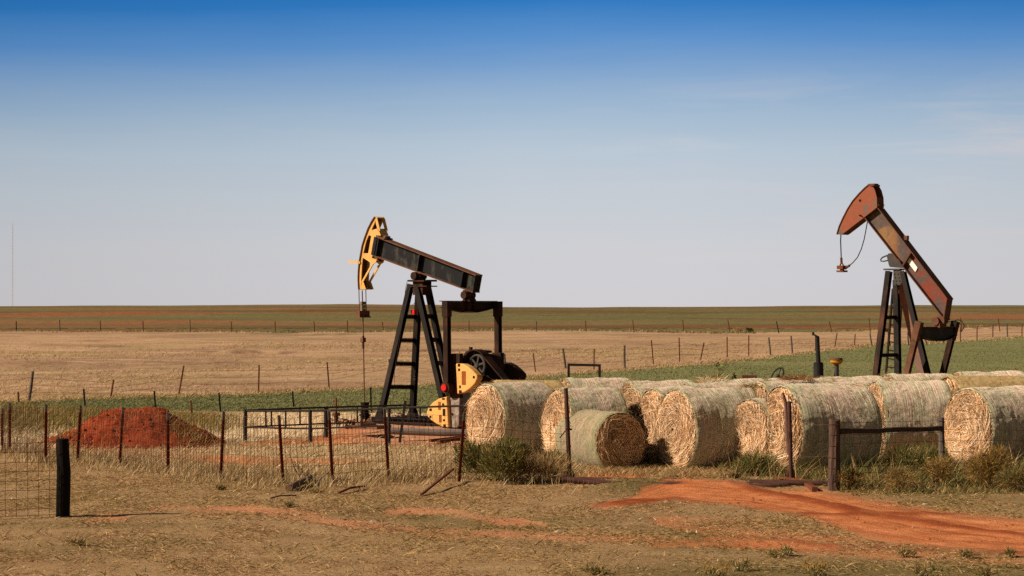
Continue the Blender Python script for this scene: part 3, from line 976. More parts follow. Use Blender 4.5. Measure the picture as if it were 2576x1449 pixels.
# crumbs of earth on the bare ground
x, y = scatter(60000, 25.5, 47)
d = dirt_mask(x, y)
k = (d > 0.3) & (RNG.random(len(x)) < 0.10 + 0.55 * np.clip(rut_mask(x, y), 0, 1) + 0.25 * sstep(0.8, 1.0, np.abs(road_across(x, y))) * road_body(x, y))
x, y = x[k], y[k]
n = len(x)
sz = 0.006 + 0.024 * RNG.random(n) ** 4
base = np.stack([x, y, gz(x, y) - 0.03 * d[k]], 1)
oct_ = np.array([(1, 0, 0), (0, 1, 0), (-1, 0, 0), (0, -1, 0), (0, 0, .8)])
V = base[:, None, :] + oct_[None] * sz[:, None, None] * (0.7 + 0.6 * RNG.random((n, 5, 1)))
kk = np.arange(n)[:, None] * 5
T = np.concatenate([kk + np.array([[0, 1, 4]]), kk + np.array([[1, 2, 4]]), kk + np.array([[2, 3, 4]]), kk + np.array([[3, 0, 4]])], 0)
cc_ = np.array([(0.36, 0.11, 0.045), (0.5, 0.19, 0.08), (0.62, 0.36, 0.22), (0.26, 0.07, 0.03)])[RNG.choice(4, n, p=[.4, .35, .1, .15])]
tag(np_mesh('gravel', V.reshape(-1, 3), [T], M['grass'], attrs={'col': np.repeat(cc_, 5, 0)}), 'crumbs of red earth on the bare tracks', 'gravel', kind='stuff')


x, y = scatter(2600, 25.5, 46)
k = ~road_body(x, y)
x, y = x[k], y[k]
n = len(x)
a_ = RNG.random(n) * 6.28
P_ = np.stack([x, y, gz(x, y) + .012], 1)
D_s = np.stack([np.cos(a_), np.sin(a_), .15 * RNG.random(n)], 1)
v, q, tt, c = strands(P_, D_s, np.tile(np.array([[0., 0, 1]]), (n, 1)), .06 + .16 * RNG.random(n), .008 + .014 * RNG.random(n), RNG.normal(0, .02, (n, 3)) * np.array([1, 1, .2]), pick(n, dict(cream=1.4, straw=2, tan=1, brown=2), .2))
tag(np_mesh('grass_litter', v, [q, tt], M['grass'], attrs={'col': c}), 'loose dead stalks lying on the grazed ground', 'litter', kind='stuff')


def zone(n, Y0, Y1, fn):
    """fn(px, py, x, y) -> probability"""
    x, y = scatter(n, Y0, Y1)
    px, py = proj(x, y, 0)
    k = RNG.random(n) < fn(px, py, x, y)
    return x[k], y[k], px[k], py[k]


# b. taller grass along the woven fence
FENX = [-200, 19, 112, 200, 305, 420, 558, 707, 830, 975, 1155, 1424, 1480]
FENY = [1125, 1139, 1166, 1165, 1171, 1190, 1206, 1217, 1217, 1207, 1193, 1206, 1206]
x, y, px, py = zone(90000, 38, 50, lambda a, b, x, y: np.exp(-((b - np.interp(a, FENX, FENY) + 6) / 17) ** 2) * (a < 1440) * (0.3 + 1.2 * fbm(x * 1.2, y, 91)))
n = len(x)
h = (0.10 + 0.26 * RNG.random(n) ** 1.5) * (0.5 + fbm(x * 0.9, y * 0.9, 92))
b1 = blades(x, y, h, np.full(n, 0.011), np.full(n, 0.35), pick(n, dict(straw=3, tan=2.6, pale=2, cream=.6, olive=0.8, brown=0.6, green=0.2), 0.18), (0.22, 0))
grass_obj('fence_line_grass', [b1], 'taller dry grass growing along the woven wire fence')
# c. yard grass inside
x, y, px, py = zone(120000, 43, 60, lambda a, b, x, y: (b < np.interp(a, FENX, FENY) - 12) * (b > 1100) * (a < 1470) * (1 - 0.93 * np.clip(dirt_mask(x, y) * 1.6, 0, 1)) * (0.25 + fbm(x, y, 93)))
n = len(x)
h = (0.05 + 0.13 * RNG.random(n)) * (0.6 + 0.9 * fbm(x * 0.7, y * 0.7, 94))
c1 = blades(x, y, h, np.full(n, 0.012), np.full(n, 0.6), pick(n, dict(straw=3, tan=1.6, pale=2.4, cream=1.6, olive=0.5, brown=0.3), 0.15), (0.25, 0))
x2, y2, px2, py2 = zone(60000, 41, 46.5, lambda a, b, x, y: (a > 1380) * (a < 2150) * (b < 1200) * (b > 1150) * (0.2 + fbm(x, y, 95)))
n = len(x2)
c2 = blades(x2, y2, 0.05 + 0.12 * RNG.random(n), np.full(n, 0.011), np.full(n, 0.6), pick(n, dict(straw=3, tan=3, olive=1, brown=1)), (0.1, 0))
grass_obj('yard_grass', [c1, c2], 'straw coloured grass inside the yard')
# d. tall cream grass behind the pen, olive on the left
x, y, px, py = zone(150000, 50, 74, lambda a, b, x, y: (b > np.interp(a, [0, 200, 320, 600], [1024, 1030, 1042, 1046])) * (b < np.interp(a, [0, 500, 620, 820, 1000, 1180], [1140, 1120, 1112, 1098, 1066, 1060])) * (a < 1240) * (1 - np.clip(dirt_mask(x, y) * 2, 0, 1)))
n = len(x)
cr = sstep(520, 700, px + 60 * (fbm(x, y, 96) - 0.5))
h = (0.08 + 0.17 * RNG.random(n)) * (1.1 - 0.25 * cr) * (0.6 + 0.8 * fbm(x * 0.8, y * 0.8, 131))
col = pick(n, dict(olive=4, tan=1.2, straw=0.7, green=1.6, gold=0.9), 0.2)
cc = pick(n, dict(cream=5, straw=1, pale=1), 0.12)
k = RNG.random(n) < np.clip(cr + sstep(1075, 1110, py) * 0.8, 0, 1)
col[k] = cc[k]
d1 = blades(x, y, h, np.full(n, 0.015), np.full(n, 0.3), col, (0.35, 0))
grass_obj('tall_dry_grass', [d1], 'tall cream and olive grass behind the pipe pen and earth mound')
# e. rank growth around the wooden H brace at the right
x, y, px, py = zone(95000, 38.5, 46, lambda a, b, x, y: (a > 1800) * (b > np.interp(a, [1800, 1900, 2100, 2700], [1172, 1165, 1160, 1160])) * (b < np.interp(a, [1800, 1990, 2060, 2120, 2300, 2576], [1190, 1204, 1212, 1240, 1248, 1262])) * (0.25 + 1.1 * fbm(x * 1.5, y, 97)))
n = len(x)
tall = sstep(1250, 1190, py)
h = (0.08 + 0.32 * RNG.random(n) ** 1.6) * (0.35 + 0.8 * tall) * (0.6 + 0.8 * fbm(x * 1.1, y, 98))
col = pick(n, dict(straw=.7, tan=1.2, olive=2.4, green=2.2, brown=1.4, dkgreen=1.2))  # greener mix; shade between the posts is put into its dark tones
e1 = blades(x, y, h, np.full(n, 0.012), np.full(n, 0.55), col, (0.1, 0))
x, y, px, py = zone(4200, 39.5, 44, lambda a, b, x, y: (a > 1840) * (b > 1165) * (b < 1222) * (0.2 + 0.8 * sstep(0.4, 0.6, fbm(x * 1.3, y, 99))))
n = len(x)
e2 = blades(x, y, 0.3 + 0.45 * RNG.random(n), np.full(n, 0.013), np.full(n, 0.35), pick(n, dict(green=2, olive=2, straw=1.6, tan=1)), (0.2, 0))
grass_obj('roadside_grass', [e1, e2], 'rank green and straw grass around the wooden fence brace')
# f. pasture and field texture far away
x, y = scatter(150000, 72, 310)
y = 72 + (310 - 72) * RNG.random(len(x)) ** 1.9
x = (RNG.random(len(x)) * 2 - 1) * y * CX * 1.1 / F
px, py = proj(x, y, 0)
gu, tu = np.interp(px, *GUP), np.interp(px, *TUP)
inn = (py < gu + 3) & (py > tu - 1)
nz = fbm(x * 0.05, y * 0.02, 101)
k = inn & (RNG.random(len(x)) < 0.05 + 0.5 * sstep(0.45, 0.7, nz)) & (y < 210)
x, y = x[k], y[k]
n = len(x)
f1 = blades(x, y, (0.08 + 0.14 * RNG.random(n)) * (0.6 + y / 260), 0.010 + y * 0.00012, np.full(n, 0.7), pick(n, dict(straw=1.4, tan=3, pale=1.6, olive=0.2), 0.12), (0.4, 0))
# ragged edge of green and tan
a = RNG.random(7000) * 2900 - 150
gy = np.interp(a, *GUP) + RNG.normal(0, 2.4, 7000)
dd = [G(p, q) for p, q in zip(a, gy)]
x, y = np.array([p.x for p in dd]), np.array([p.y for p in dd])
n = len(x)
f2 = blades(x, y, (0.08 + 0.2 * RNG.random(n) * fbm(x * 0.3, y * 0.1, 120)) * (0.7 + y / 300), 0.012 + y * 0.0002, np.full(n, 0.5), pick(n, dict(straw=1.5, tan=2.4, olive=1.6, pale=0.6)), (0.3, 0))
a = RNG.random(3500) * 2900 - 150
a = a[vnoise(a / 60.0, a * 0, 121) > RNG.random(3500)]
gy = np.interp(a, *TUP) + RNG.normal(0, 1.2, len(a))
dd = [G(p, q) for p, q in zip(a, gy)]
x, y = np.array([p.x for p in dd]), np.array([p.y for p in dd])
n = len(x)
f3 = blades(x, y, 0.15 + 0.35 * RNG.random(n), np.full(n, 0.09), np.full(n, 0.5), pick(n, dict(straw=0.8, tan=1.6, olive=2.4, green=1.2)), (0.3, 0))
grass_obj('pasture_grass', [f1, f2, f3], 'dry grass of the pale field and its ragged edges')
# short green crop
x = RNG.random(60000)
a = RNG.random(60000) * 2900 - 150
b0, b1_ = np.interp(a, *GLO), np.interp(a, *GUP)
b = b1_ + (b0 - b1_) * RNG.random(60000) + 1
z0 = np.zeros(60000)
tt = [G(p, q) for p, q in zip(a, b)]
x, y = np.array([p.x for p in tt]), np.array([p.y for p in tt])
n = len(x)
cg = np.array((0.19, 0.205, 0.09))
col = cg[None, :] * (0.92 + 0.22 * RNG.random((n, 1))) * np.array([1, 1, 1.05])
g1 = blades(x, y, 0.05 + 0.06 * RNG.random(n), 0.012 + y * 0.00018, np.full(n, 0.6), col, (0.2, 0))
grass_obj('green_crop', [g1], 'short green crop in the strip behind the pump jacks')


# ================================================================== HAY BALES
def hay_end_mesh(name, Rr, L, sgn, nst, seed, dark=False):
    rng = np.random.default_rng(seed)
    nr, na = 14, 56
    rr = np.linspace(0.02, 1.0, nr)
    aa = np.linspace(0, 2 * np.pi, na, endpoint=False)
    RRm, AA = np.meshgrid(rr, aa, indexing='ij')
    rad = RRm * Rr * 0.985
    bulge = 0.07 * (1 - RRm ** 2)
    rough = 0.05 * (fbm(np.cos(AA) * RRm * 5 + 9, np.sin(AA) * RRm * 5 + 9, seed) - 0.5)
    if dark:
        bulge = 0.05 * (1 - RRm) - 0.10 * np.exp(-(RRm / 0.1) ** 2)
        rough = rough + 0.025 * np.sin(RRm * 34 + AA)
    xx = L / 2 - 0.05 + bulge + rough
    Yv, Zv = rad * np.cos(AA), rad * np.sin(AA)
    Zv = np.where(Zv < -0.87 * Rr, -0.87 * Rr + (Zv + 0.87 * Rr) * 0.25, Zv)
    V = np.stack([sgn * xx.ravel(), Yv.ravel(), Zv.ravel() + 0.895 * Rr], 1)
    idx = np.arange(nr * na).reshape(nr, na)
    Q = np.stack([idx[:-1], np.roll(idx[:-1], -1, 1), np.roll(idx[1:], -1, 1), idx[1:]], -1).reshape(-1, 4)
    base = np.array((0.34, 0.17, 0.06)) if not dark else np.array((0.30, 0.15, 0.055))
    C = np.repeat(base[None, :], len(V), 0) * (0.7 + 0.6 * rng.random((len(V), 1)))
    # strands
    r = np.sqrt(rng.random(nst)) * Rr * 0.97
    t = rng.random(nst) * 2 * np.pi
    u = r / Rr
    xs = L / 2 - 0.045 + (0.07 * (1 - u ** 2) if not dark else 0.05 * (1 - u)) + 0.03 * rng.random(nst)
    zz = r * np.sin(t)
    zz = np.where(zz < -0.87 * Rr, -0.87 * Rr, zz)
    P = np.stack([sgn * xs, r * np.cos(t), zz + 0.895 * Rr], 1)
    tang = np.stack([np.zeros(nst), -np.sin(t), np.cos(t)], 1) * np.where(rng.random(nst) < 0.75, 1, -1)[:, None]
    radl = np.stack([np.zeros(nst), np.cos(t), np.sin(t)], 1)
    sp = 0.75 if not dark else 0.4
    rc = rng.normal(0, sp, nst)
    rc = np.where(u > .72, -np.abs(rc) * .8, rc)
    D = tang + radl * rc[:, None] + np.array([sgn, 0, 0]) * (rng.normal(0.1, 0.22, nst))[:, None]
    N = np.tile(np.array([[sgn, 0.0, 0.0]]), (nst, 1)) + rng.normal(0, 0.5, (nst, 3))
    ln = 0.14 + 0.32 * rng.random(nst)
    bend = -radl * (ln * 0.3)[:, None] + rng.normal(0, 0.02, (nst, 3)) + np.array([0, 0, -0.03])
    pt = fbm(P[:, 1] * 2.2 + 20 + seed, P[:, 2] * 2.2 + 9, seed, 3)[:, None]
    spec = dict(hayl=3.2, haym=3.0, hayd=1.6, cream=0.6) if not dark else dict(haym=3, hayd=1.6, hayl=2.2, cream=.5)
    col = pick(nst, spec, 0.25, rng) * (0.62 + 1.15 * pt) * np.array([1.0, 1.03, 1.12])
    v, q, tt, c = strands(P, D, N, ln, 0.007 + 0.008 * rng.random(nst), bend, col)
    k = len(V)
    me = np_mesh(name, np.concatenate([V, v]), [np.concatenate([Q, q + k]), tt + k], M['straw'], attrs={'col': np.concatenate([C, c])})
    return me


def wrap_mesh(name, Rr, L, nf, seed, straw=False):
    rng = np.random.default_rng(seed)
    xs = np.concatenate([[-L / 2, -L / 2 + 0.02, -L / 2 + 0.05], np.linspace(-L / 2 + 0.1, L / 2 - 0.1, 64), [L / 2 - 0.05, L / 2 - 0.02, L / 2]])
    na = 200
    aa = np.linspace(0, 2 * np.pi, na, endpoint=False)
    Xm, Am = np.meshgrid(xs, aa, indexing='ij')
    e = np.minimum(np.abs(Xm + L / 2), np.abs(Xm - L / 2))
    rad = Rr * (1 - 0.035 * np.exp(-e / 0.03)) * (1 + 0.085 * (fbm(Xm * 1.6 + 5, np.cos(Am) * 1.5 + np.sin(Am) * 2.1 + 7, seed) - 0.5) + 0.014 * (vnoise(Xm * 7, Am * 3, seed + 4) - 0.5) + 0.020 * (fbm(Xm * 22 + 40, Am * 17.0, seed + 8, 3) - 0.5))
    Yv, Zv = rad * np.cos(Am), rad * np.sin(Am)
    Zv = np.where(Zv < -0.87 * Rr, -0.87 * Rr + (Zv + 0.87 * Rr) * 0.25, Zv)
    V = np.stack([Xm.ravel(), Yv.ravel(), Zv.ravel() + 0.895 * Rr], 1)
    nx = len(xs)
    idx = np.arange(nx * na).reshape(nx, na)
    Q = np.stack([idx[:-1], idx[1:], np.roll(idx[1:], -1, 1), np.roll(idx[:-1], -1, 1)], -1).reshape(-1, 4)
    # inner lip so that the wrap has thickness at its rim
    C = np.zeros((len(V), 3)) + 0.3
    t = rng.random(nf) * 2 * np.pi
    px_ = (rng.random(nf) - 0.5) * L * 0.98
    rim = rng.random(nf) < 0.3
    px_ = np.where(rim, np.sign(px_) * (L / 2 - 0.01 - 0.03 * rng.random(nf)), px_)
    rr = Rr * 1.002 + 0.008 * rng.random(nf)
    z = rr * np.sin(t)
    P = np.stack([px_, rr * np.cos(t), np.maximum(z, -0.85 * Rr) + 0.895 * Rr], 1)
    tang = np.stack([np.zeros(nf), -np.sin(t), np.cos(t)], 1)
    nor = np.stack([np.zeros(nf), np.cos(t), np.sin(t)], 1)
    D = tang * rng.normal(0, 1, nf)[:, None] + np.array([1, 0, 0]) * rng.normal(0, 0.7, nf)[:, None] + nor * (0.05 + 0.25 * rng.random(nf) * rim)[:, None]
    D = D + np.array([1.0, 0, 0]) * (np.sign(px_) * rim * 0.8)[:, None]
    ln = (0.05 + 0.12 * rng.random(nf))
    col = pick(nf, dict(straw=1, tan=2.2, pale=2.4, brown=1.2) if not straw else dict(straw=4, gold=1.4, tan=1.5, cream=1), 0.2, rng)
    bend = -nor * 0.015 + rng.normal(0, 0.012, (nf, 3))
    v, q, tt, c = strands(P, D, nor, ln, np.full(nf, 0.006), bend, col)
    k = len(V)
    mids = np.concatenate([np.zeros(len(Q)), np.ones(len(q) + len(tt))])
    o = np_mesh(name, np.concatenate([V, v]), [np.concatenate([Q, q + k]), tt + k], [M['net'] if not straw else M['strawy'], M['straw']], attrs={'col': np.concatenate([C, c])}, mids=mids)
    sm = np.zeros(len(o.data.polygons), bool)
    sm[:len(Q)] = True
    o.data.polygons.foreach_set('use_smooth', sm)
    return o


M['strawy'] = noisy('loose_straw_skin', [(0.25, (0.30, 0.21, 0.09)), (0.5, (0.46, 0.34, 0.16)), (0.75, (0.55, 0.44, 0.26))], 5, (3, 1, 1), 0.9, 0.6)

R0, L0 = 0.8, 1.45
PROTO = []
for i in range(5):
    w = wrap_mesh('net_wrap', R0, L0, 2600, 200 + i)
    e1 = hay_end_mesh('hay_end', R0, L0, -1, 7500, 300 + i)
    e2 = hay_end_mesh('hay_end', R0, L0, 1, 700, 400 + i)
    PROTO.append((w, e1, e2))
wl = wrap_mesh('net_wrap', R0, L0, 1600, 231, straw=True)
PROTO.append((wl, hay_end_mesh('hay_end', R0, L0, -1, 1500, 331), hay_end_mesh('hay_end', R0, L0, 1, 500, 431)))
USED = set()
GRP = 'round hay bales stacked in rows'


def bale(cx, yb, yaw, L, Hh, proto, label, face=True, Y=None, group=GRP):
    """face: (cx, yb) is the ground point under the left end; else under the middle"""
    p = G(cx, yb)
    a = R(yaw)
    dx, dy = math.cos(a), math.sin(a)
    c = p + Vector((dx, dy, 0)) * (L / 2) if face else p
    o = tag(empty('hay_bale', (c.x, c.y, gzf(c.x, c.y) - 0.02), a, (L / L0, Hh / (1.895 * R0), Hh / (1.895 * R0))), label, 'hay bale', group)
    for src in PROTO[proto]:
        if proto in USED:
            k = src.copy()
            COL.objects.link(k)
        else:
            k = src
        k.parent = o
    USED.add(proto)
    return o


bale(1222, 1147, 31, 1.45, 1.6, 0, 'green netted bale at the left end of the front row, beside the pump jack crank')
bale(1403, 1163, 22, 1.28, 1.56, 1, 'bale half hidden behind the tall left gate post')
bale(1588, 1155, 23, 1.42, 1.56, 2, 'farthest of the three side by side bales behind the loose bale')
bale(1642, 1165, 23, 1.42, 1.58, 3, 'middle bale wedged between the two beside the loose bale')
bale(1700, 1176, 25, 1.3, 1.6, 4, 'bale with the whole straw end lit, just right of the loose bale')
bale(1886, 1181, 30, 1.4, 1.42, 1, 'lower bale tucked behind the left side of the bale at the broken gate post')
bale(1966, 1188, 21, 1.74, 1.71, 3, 'long bale whose straw end stands behind the broken gate post')
bale(2199, 1153, 7, 1.52, 1.68, 4, 'broad bale turned side on behind the wooden rail')
bale(2434, 1172, 24, 1.5, 1.62, 2, 'bale at the right edge with a wide yellow straw end')
# rows behind
bale(1325, 1137, 14, 1.5, 1.62, 5, 'straw topped bale behind the leftmost netted bale', face=False)
bale(1500, 1124, 10, 1.5, 1.62, 1, 'bale under the dark square metal frame', face=False)
bale(1660, 1136, 12, 1.45, 1.62, 2, 'bale in the back row right of the one under the frame', face=False)
bale(1800, 1143, 16, 1.45, 1.6, 1, 'bale lying behind the whole lit straw end', face=False)
bale(1842, 1128, 10, 1.5, 1.6, 2, 'back row bale under the tractor seat', face=False)
bale(1990, 1143, 14, 1.5, 1.64, 0, 'bale with a reddish dry clump on top under the steering wheel', face=False)
bale(2010, 1128, 10, 1.5, 1.62, 1, 'bale close behind the clump topped one under the exhaust stack', face=False)
bale(2140, 1125, 12, 1.5, 1.64, 2, 'bale below the yellow capped air cleaner', face=False)
bale(2160, 1140, 12, 1.45, 1.6, 0, 'bale between the long front bale and the yellow capped air cleaner', face=False)
bale(2310, 1112, 10, 1.62, 1.66, 1, 'back bale at the foot of the rusty pump jack legs', face=False)
bale(2490, 1100, 10, 1.7, 1.66, 2, 'farthest bale below the red counterweight hump', face=False)
bale(2480, 1121, 14, 1.9, 1.66, 5, 'unwrapped yellow bale behind the right edge bale', face=False)
# loose bale in front
p = G(1562, 1177)
a = R(-60)
cth, sth = 0.50, 0.866
Lb, Rb = 1.58, 0.605
fx = Vector((cth, -sth, 0))
c = p - fx * (Lb / 2)
lo = tag(empty('hay_bale', (c.x, c.y, gzf(c.x, c.y) - 0.02), math.atan2(-sth, cth)), 'loose smaller bale lying apart with its dark spiral end towards the road', 'hay bale', GRP)
wl_ = wrap_mesh('net_wrap', Rb, Lb, 1200, 271)
wl_.data.materials[0] = M['net_sun_dimmed']
for o in (wl_, hay_end_mesh('hay_end', Rb, Lb, 1, 5200, 371, dark=True), hay_end_mesh('hay_end', Rb, Lb, -1, 400, 471)):
    o.parent = lo


def clump(name, p, n, rad, h, spec, label, cat, ln=(0.1, 0.3), up=0.4, group=None):
    rng = np.random.default_rng(int(abs(p.x * 100)) + n)
    t, r = rng.random(n) * 2 * np.pi, np.sqrt(rng.random(n)) * rad
    P = np.stack([r * np.cos(t), r * np.sin(t), h * rng.random(n) * (1 - r / rad)], 1)
    D = np.stack([np.cos(t) + rng.normal(0, .7, n), np.sin(t) + rng.normal(0, .7, n), up + rng.normal(0, .3, n)], 1)
    N = rng.normal(0, 1, (n, 3))
    l = ln[0] + (ln[1] - ln[0]) * rng.random(n)
    v, q, tt, c = strands(P, D, N, l, np.full(n, 0.010), rng.normal(0, 0.03, (n, 3)), pick(n, spec, 0.25, rng))
    o = np_mesh(name, v, [q, tt], M['straw'], attrs={'col': c})
    o.location = p
    return tag(o, label, cat, group)


SGR = 'tufts of loose straw on the bales'
clump('straw_tuft', at(1788, 957, 49.6), 160, 0.25, 0.06, dict(straw=3, cream=1), 'golden straw wisp sticking up on a back bale left of the leafy weed', 'straw tuft', (0.12, 0.35), 0.25, SGR)
clump('straw_tuft', at(2006, 955, 49.0), 420, 0.3, 0.12, dict(rust=2, brown=1.5, tan=2), 'reddish brown straw heap on a bale beside the steering wheel', 'straw tuft', (0.1, 0.28), 0.15, SGR)
clump('straw_tuft', at(1888, 975, 46.9), 200, 0.14, 0.08, dict(straw=2, olive=1, tan=1), 'small olive straw tuft between two front bales', 'straw tuft', (0.08, 0.2), 0.3, SGR)


# ================================================================== PUMP JACK, LEFT
class Frame:
    def __init__(s, ox, oy, deg):
        s.o, s.b = Vector((ox, oy, 0)), R(deg)
        s.M = Matrix.Translation(s.o) @ Matrix.Rotation(-s.b, 4, 'Z')
        s.I = s.M.inverted()

    def L(s, p, yl=0.0):
        c = s.I @ CAM
        d = s.I.to_3x3() @ ray(*p)
        return c + d * ((yl - c.y) / d.y)

    def xz(s, p, yl=0.0):
        q = s.L(p, yl)
        return (q.x, q.z)


fr = Frame(PUMP.x, PUMP.y, 42)
P1 = thing('pump_jack', 'black pump jack with yellow horse head and yellow counterweights, left of the bales', 'pump jack', (PUMP.x, PUMP.y, 0), 'pump jacks working the field', -fr.b)
GZP = 0.12
# --- horse head
w = 0.15
arc = [(480, 150), (440, 212), (395, 302), (352, 420), (320, 520), (298, 640), (281, 740), (271, 850), (268, 960), (275, 1090)]
inn = [(503, 168), (470, 245), (432, 330), (400, 392), (366, 470), (336, 600), (324, 680), (312, 800), (305, 930), (297, 1085)]
pieces = [[(488, 160), (508, 165), (548, 330), (520, 335), (492, 230)],
          [(432, 325), (520, 300), (558, 395), (495, 388), (470, 560), (440, 684), (505, 700), (490, 742), (445, 768), (395, 722), (318, 674), (330, 620), (395, 622), (434, 400), (406, 390)],
          [(428, 772), (458, 762), (322, 1000), (300, 1060), (294, 1010)],
          [(297, 1000), (330, 985), (365, 1085), (297, 1085)]]
hh = MB()
xz = lambda l, yl: [fr.xz(Z1(*q), yl) for q in l]
ref = lambda l: xz(l, -w)           # same local outline used for both side plates
ao, ai = ref(arc), ref(inn)
for y0 in (-w, w - 0.03):
    hh.band(ao, ai, y0, y0 + 0.03)
    for pc in pieces:
        hh.prism(ref(pc), y0 + 0.001, y0 + 0.031)
# cross plates between the side plates
for a_, b_ in (((486, 156), (506, 166)), ((440, 700), (500, 735)), ((520, 305), (556, 392)), ((298, 1075), (360, 1085)), ((395, 640), (440, 682))):
    p_, q_ = fr.xz(Z1(*a_), -w), fr.xz(Z1(*b_), -w)
    hh.bar((p_[0], 0, p_[1]), (q_[0], 0, q_[1]), 2 * w - 0.07, 0.02, (0, 1, 0))
hd = hh.build('horse_head', M['yellow'], P1)
hf = MB()
for i in range(len(ao) - 1):
    a_, b_ = Vector((ao[i][0], 0, ao[i][1])), Vector((ao[i + 1][0], 0, ao[i + 1][1]))
    hf.bar(a_, b_, 2 * w + 0.07, 0.025, (0, 1, 0), (0, 0.0125))
hf.build('wire_track', M['flange'], hd)
g = MB()
g.bar(fr.L(Z1(150, 728), -w), fr.L(Z1(300, 742), -w), 0.07, 0.06)
g.build('guard_bar', M['yellow'], hd)
# --- walking beam
TL, BL, TR, BR = fr.L(Z1(518, 412), -.14), fr.L(Z1(474, 664), -.14), fr.L(Z1(1772, 898), -.14), fr.L(Z1(1732, 1128), -.14)
for v_ in (TL, BL, TR, BR):
    v_.y = 0
wb = MB()
t_ = 0.03
dn = (BL - TL).normalized()


def bm(u, vv, y):
    p = (TL.lerp(TR, u)).lerp(BL.lerp(BR, u), vv)
    return Vector((p.x, y, p.z))


HB = (BL - TL).length
wb.hexa([bm(0, .05, -.014), bm(1, .05, -.014), bm(1, .05, .014), bm(0, .05, .014)], [bm(0, .95, -.014), bm(1, .95, -.014), bm(1, .95, .014), bm(0, .95, .014)])
for u in (0.0, 0.43, 0.872, 0.99):
    for s_ in (-1, 1):
        wb.hexa([bm(u, .052, s_ * .016), bm(u + .012, .052, s_ * .016), bm(u + .012, .052, s_ * .132), bm(u, .052, s_ * .132)],
                [bm(u, .948, s_ * .016), bm(u + .012, .948, s_ * .016), bm(u + .012, .948, s_ * .132), bm(u, .948, s_ * .132)])
wb.hexa([bm(-.035, .04, -.15), bm(-.004, .04, -.15), bm(-.004, .04, .15), bm(-.035, .04, .15)], [bm(-.035, .96, -.15), bm(-.004, .96, -.15), bm(-.004, .96, .15), bm(-.035, .96, .15)])
wbo = wb.build('walking_beam', M['beamblack'], P1)
fl = MB()
for v0, v1 in ((0, .05), (.95, 1.0)):
    fl.hexa([bm(-.005, v0, -.14), bm(1.004, v0, -.14), bm(1.004, v0, .14), bm(-.005, v0, .14)], [bm(-.005, v1, -.14), bm(1.004, v1, -.14), bm(1.004, v1, .14), bm(-.005, v1, .14)])
fl.build('flange', M['flange'], wbo)
cl_ = MB()
cl_.hexa([bm(.0, -.06, -.17), bm(.075, -.06, -.17), bm(.075, -.06, .17), bm(.0, -.06, .17)], [bm(.0, -.005, -.17), bm(.075, -.005, -.17), bm(.075, -.005, .17), bm(.0, -.005, .17)])
cl_.box(bm(.05, -.1, 0), (.1, .2, .05))
cl_.box(bm(.02, 1.05, 0), (.14, .3, .05))
cl_.each('head_clamp', M['flange'], P1)
# --- saddle bearing and post head
sb = MB()
c_ = fr.L(Z1(975, 912), -.2)
sb.cyl((c_.x, -.2, c_.z), (c_.x, -.1, c_.z), .105, n=20)
sb.cyl((c_.x, -.1, c_.z), (c_.x, .1, c_.z), .08, n=20)
sb.cyl((c_.x, .1, c_.z), (c_.x, .22, c_.z), .105, n=20)
sb.box((c_.x + .03, 0, c_.z - .06), (.26, .2, .14))
sb.box((c_.x + .06, 0, c_.z + .07), (.34, .24, .05))
sb.build('saddle_bearing', M['brown'], P1)
ph = MB()
pt, pb = fr.L(Z1(1050, 978), -.18), fr.L(Z1(1050, 1160), -.18)
xm = (fr.xz(Z1(920, 1000), -.18)[0] + fr.xz(Z1(1182, 1000), -.05)[0]) / 2
ph.box((xm, 0, pt.z), (.62, .5, .035))
ph.box((xm, 0, (pt.z - .0176 + pb.z) / 2), (.36, .34, pt.z - .0176 - pb.z))
ph.box((xm, 0, pt.z - .14), (.72, .42, .03))
for sx in (-.33, .33):
    ph.cyl((xm + sx, -.2, pt.z + .01), (xm + sx, .2, pt.z + .01), .022, n=8)
ph.build('post_head', M['brown'], P1)
# --- samson post legs
legs = {}
LEGS = [('A', Z1(945, 1020), Z2(452, 1235), -.14, -.62), ('B', Z1(1052, 1020), Z2(790, 1235), .14, .60),
        ('C', Z1(1025, 1040), Z2(1166, 1290), -.16, -.42), ('D', Z1(1165, 1080), Z2(1236, 1250), .16, .52)]
lm = {}
sp_parent = MB()
for nm, tp, bt, y0, y1 in LEGS:
    a_, b_ = fr.L(tp, y0), fr.L(bt, y1)
    legs[nm] = (a_, b_)
    lb = MB()
    k_ = (b_ - a_)
    b2 = a_ + k_ * ((a_.z - GZP) / (a_.z - b_.z)) if b_.z > GZP else b_
    lb.ibar(a_, b2, .15, .13, (1, 0, 0.0), .022)
    lm[nm] = lb.build('leg', M['leg'], P1)


def on(nm, py):
    a_, b_ = legs[nm]
    pa, pb_ = fr.M @ a_, fr.M @ b_
    ya, yb_ = proj(pa.x, pa.y, pa.z)[1], proj(pb_.x, pb_.y, pb_.z)[1]
    t = (py - ya) / (yb_ - ya)
    return a_.lerp(b_, t)


for zy in (175, 423, 670, 915):
    py_ = Z2(0, zy)[1]
    for u, v_ in (('A', 'B'), ('C', 'D')):
        rb = MB()
        rb.ibar(on(u, py_), on(v_, py_), .10, .12, (1, 0, 0), .018)
        rb.build('crossbar', M['leg'], P1)
rb = MB()
for u in ('A', 'B'):
    q_ = legs[u][1]
    rb.hexa([(q_.x - .26, q_.y - .07, GZP), (q_.x + .26, q_.y - .07, GZP), (q_.x + .26, q_.y + .07, GZP), (q_.x - .26, q_.y + .07, GZP)],
            [(q_.x - .06, q_.y - .07, GZP + .35), (q_.x + .1, q_.y - .07, GZP + .35), (q_.x + .1, q_.y + .07, GZP + .35), (q_.x - .06, q_.y + .07, GZP + .35)])
rb.each('foot_gusset', M['leg'], P1)
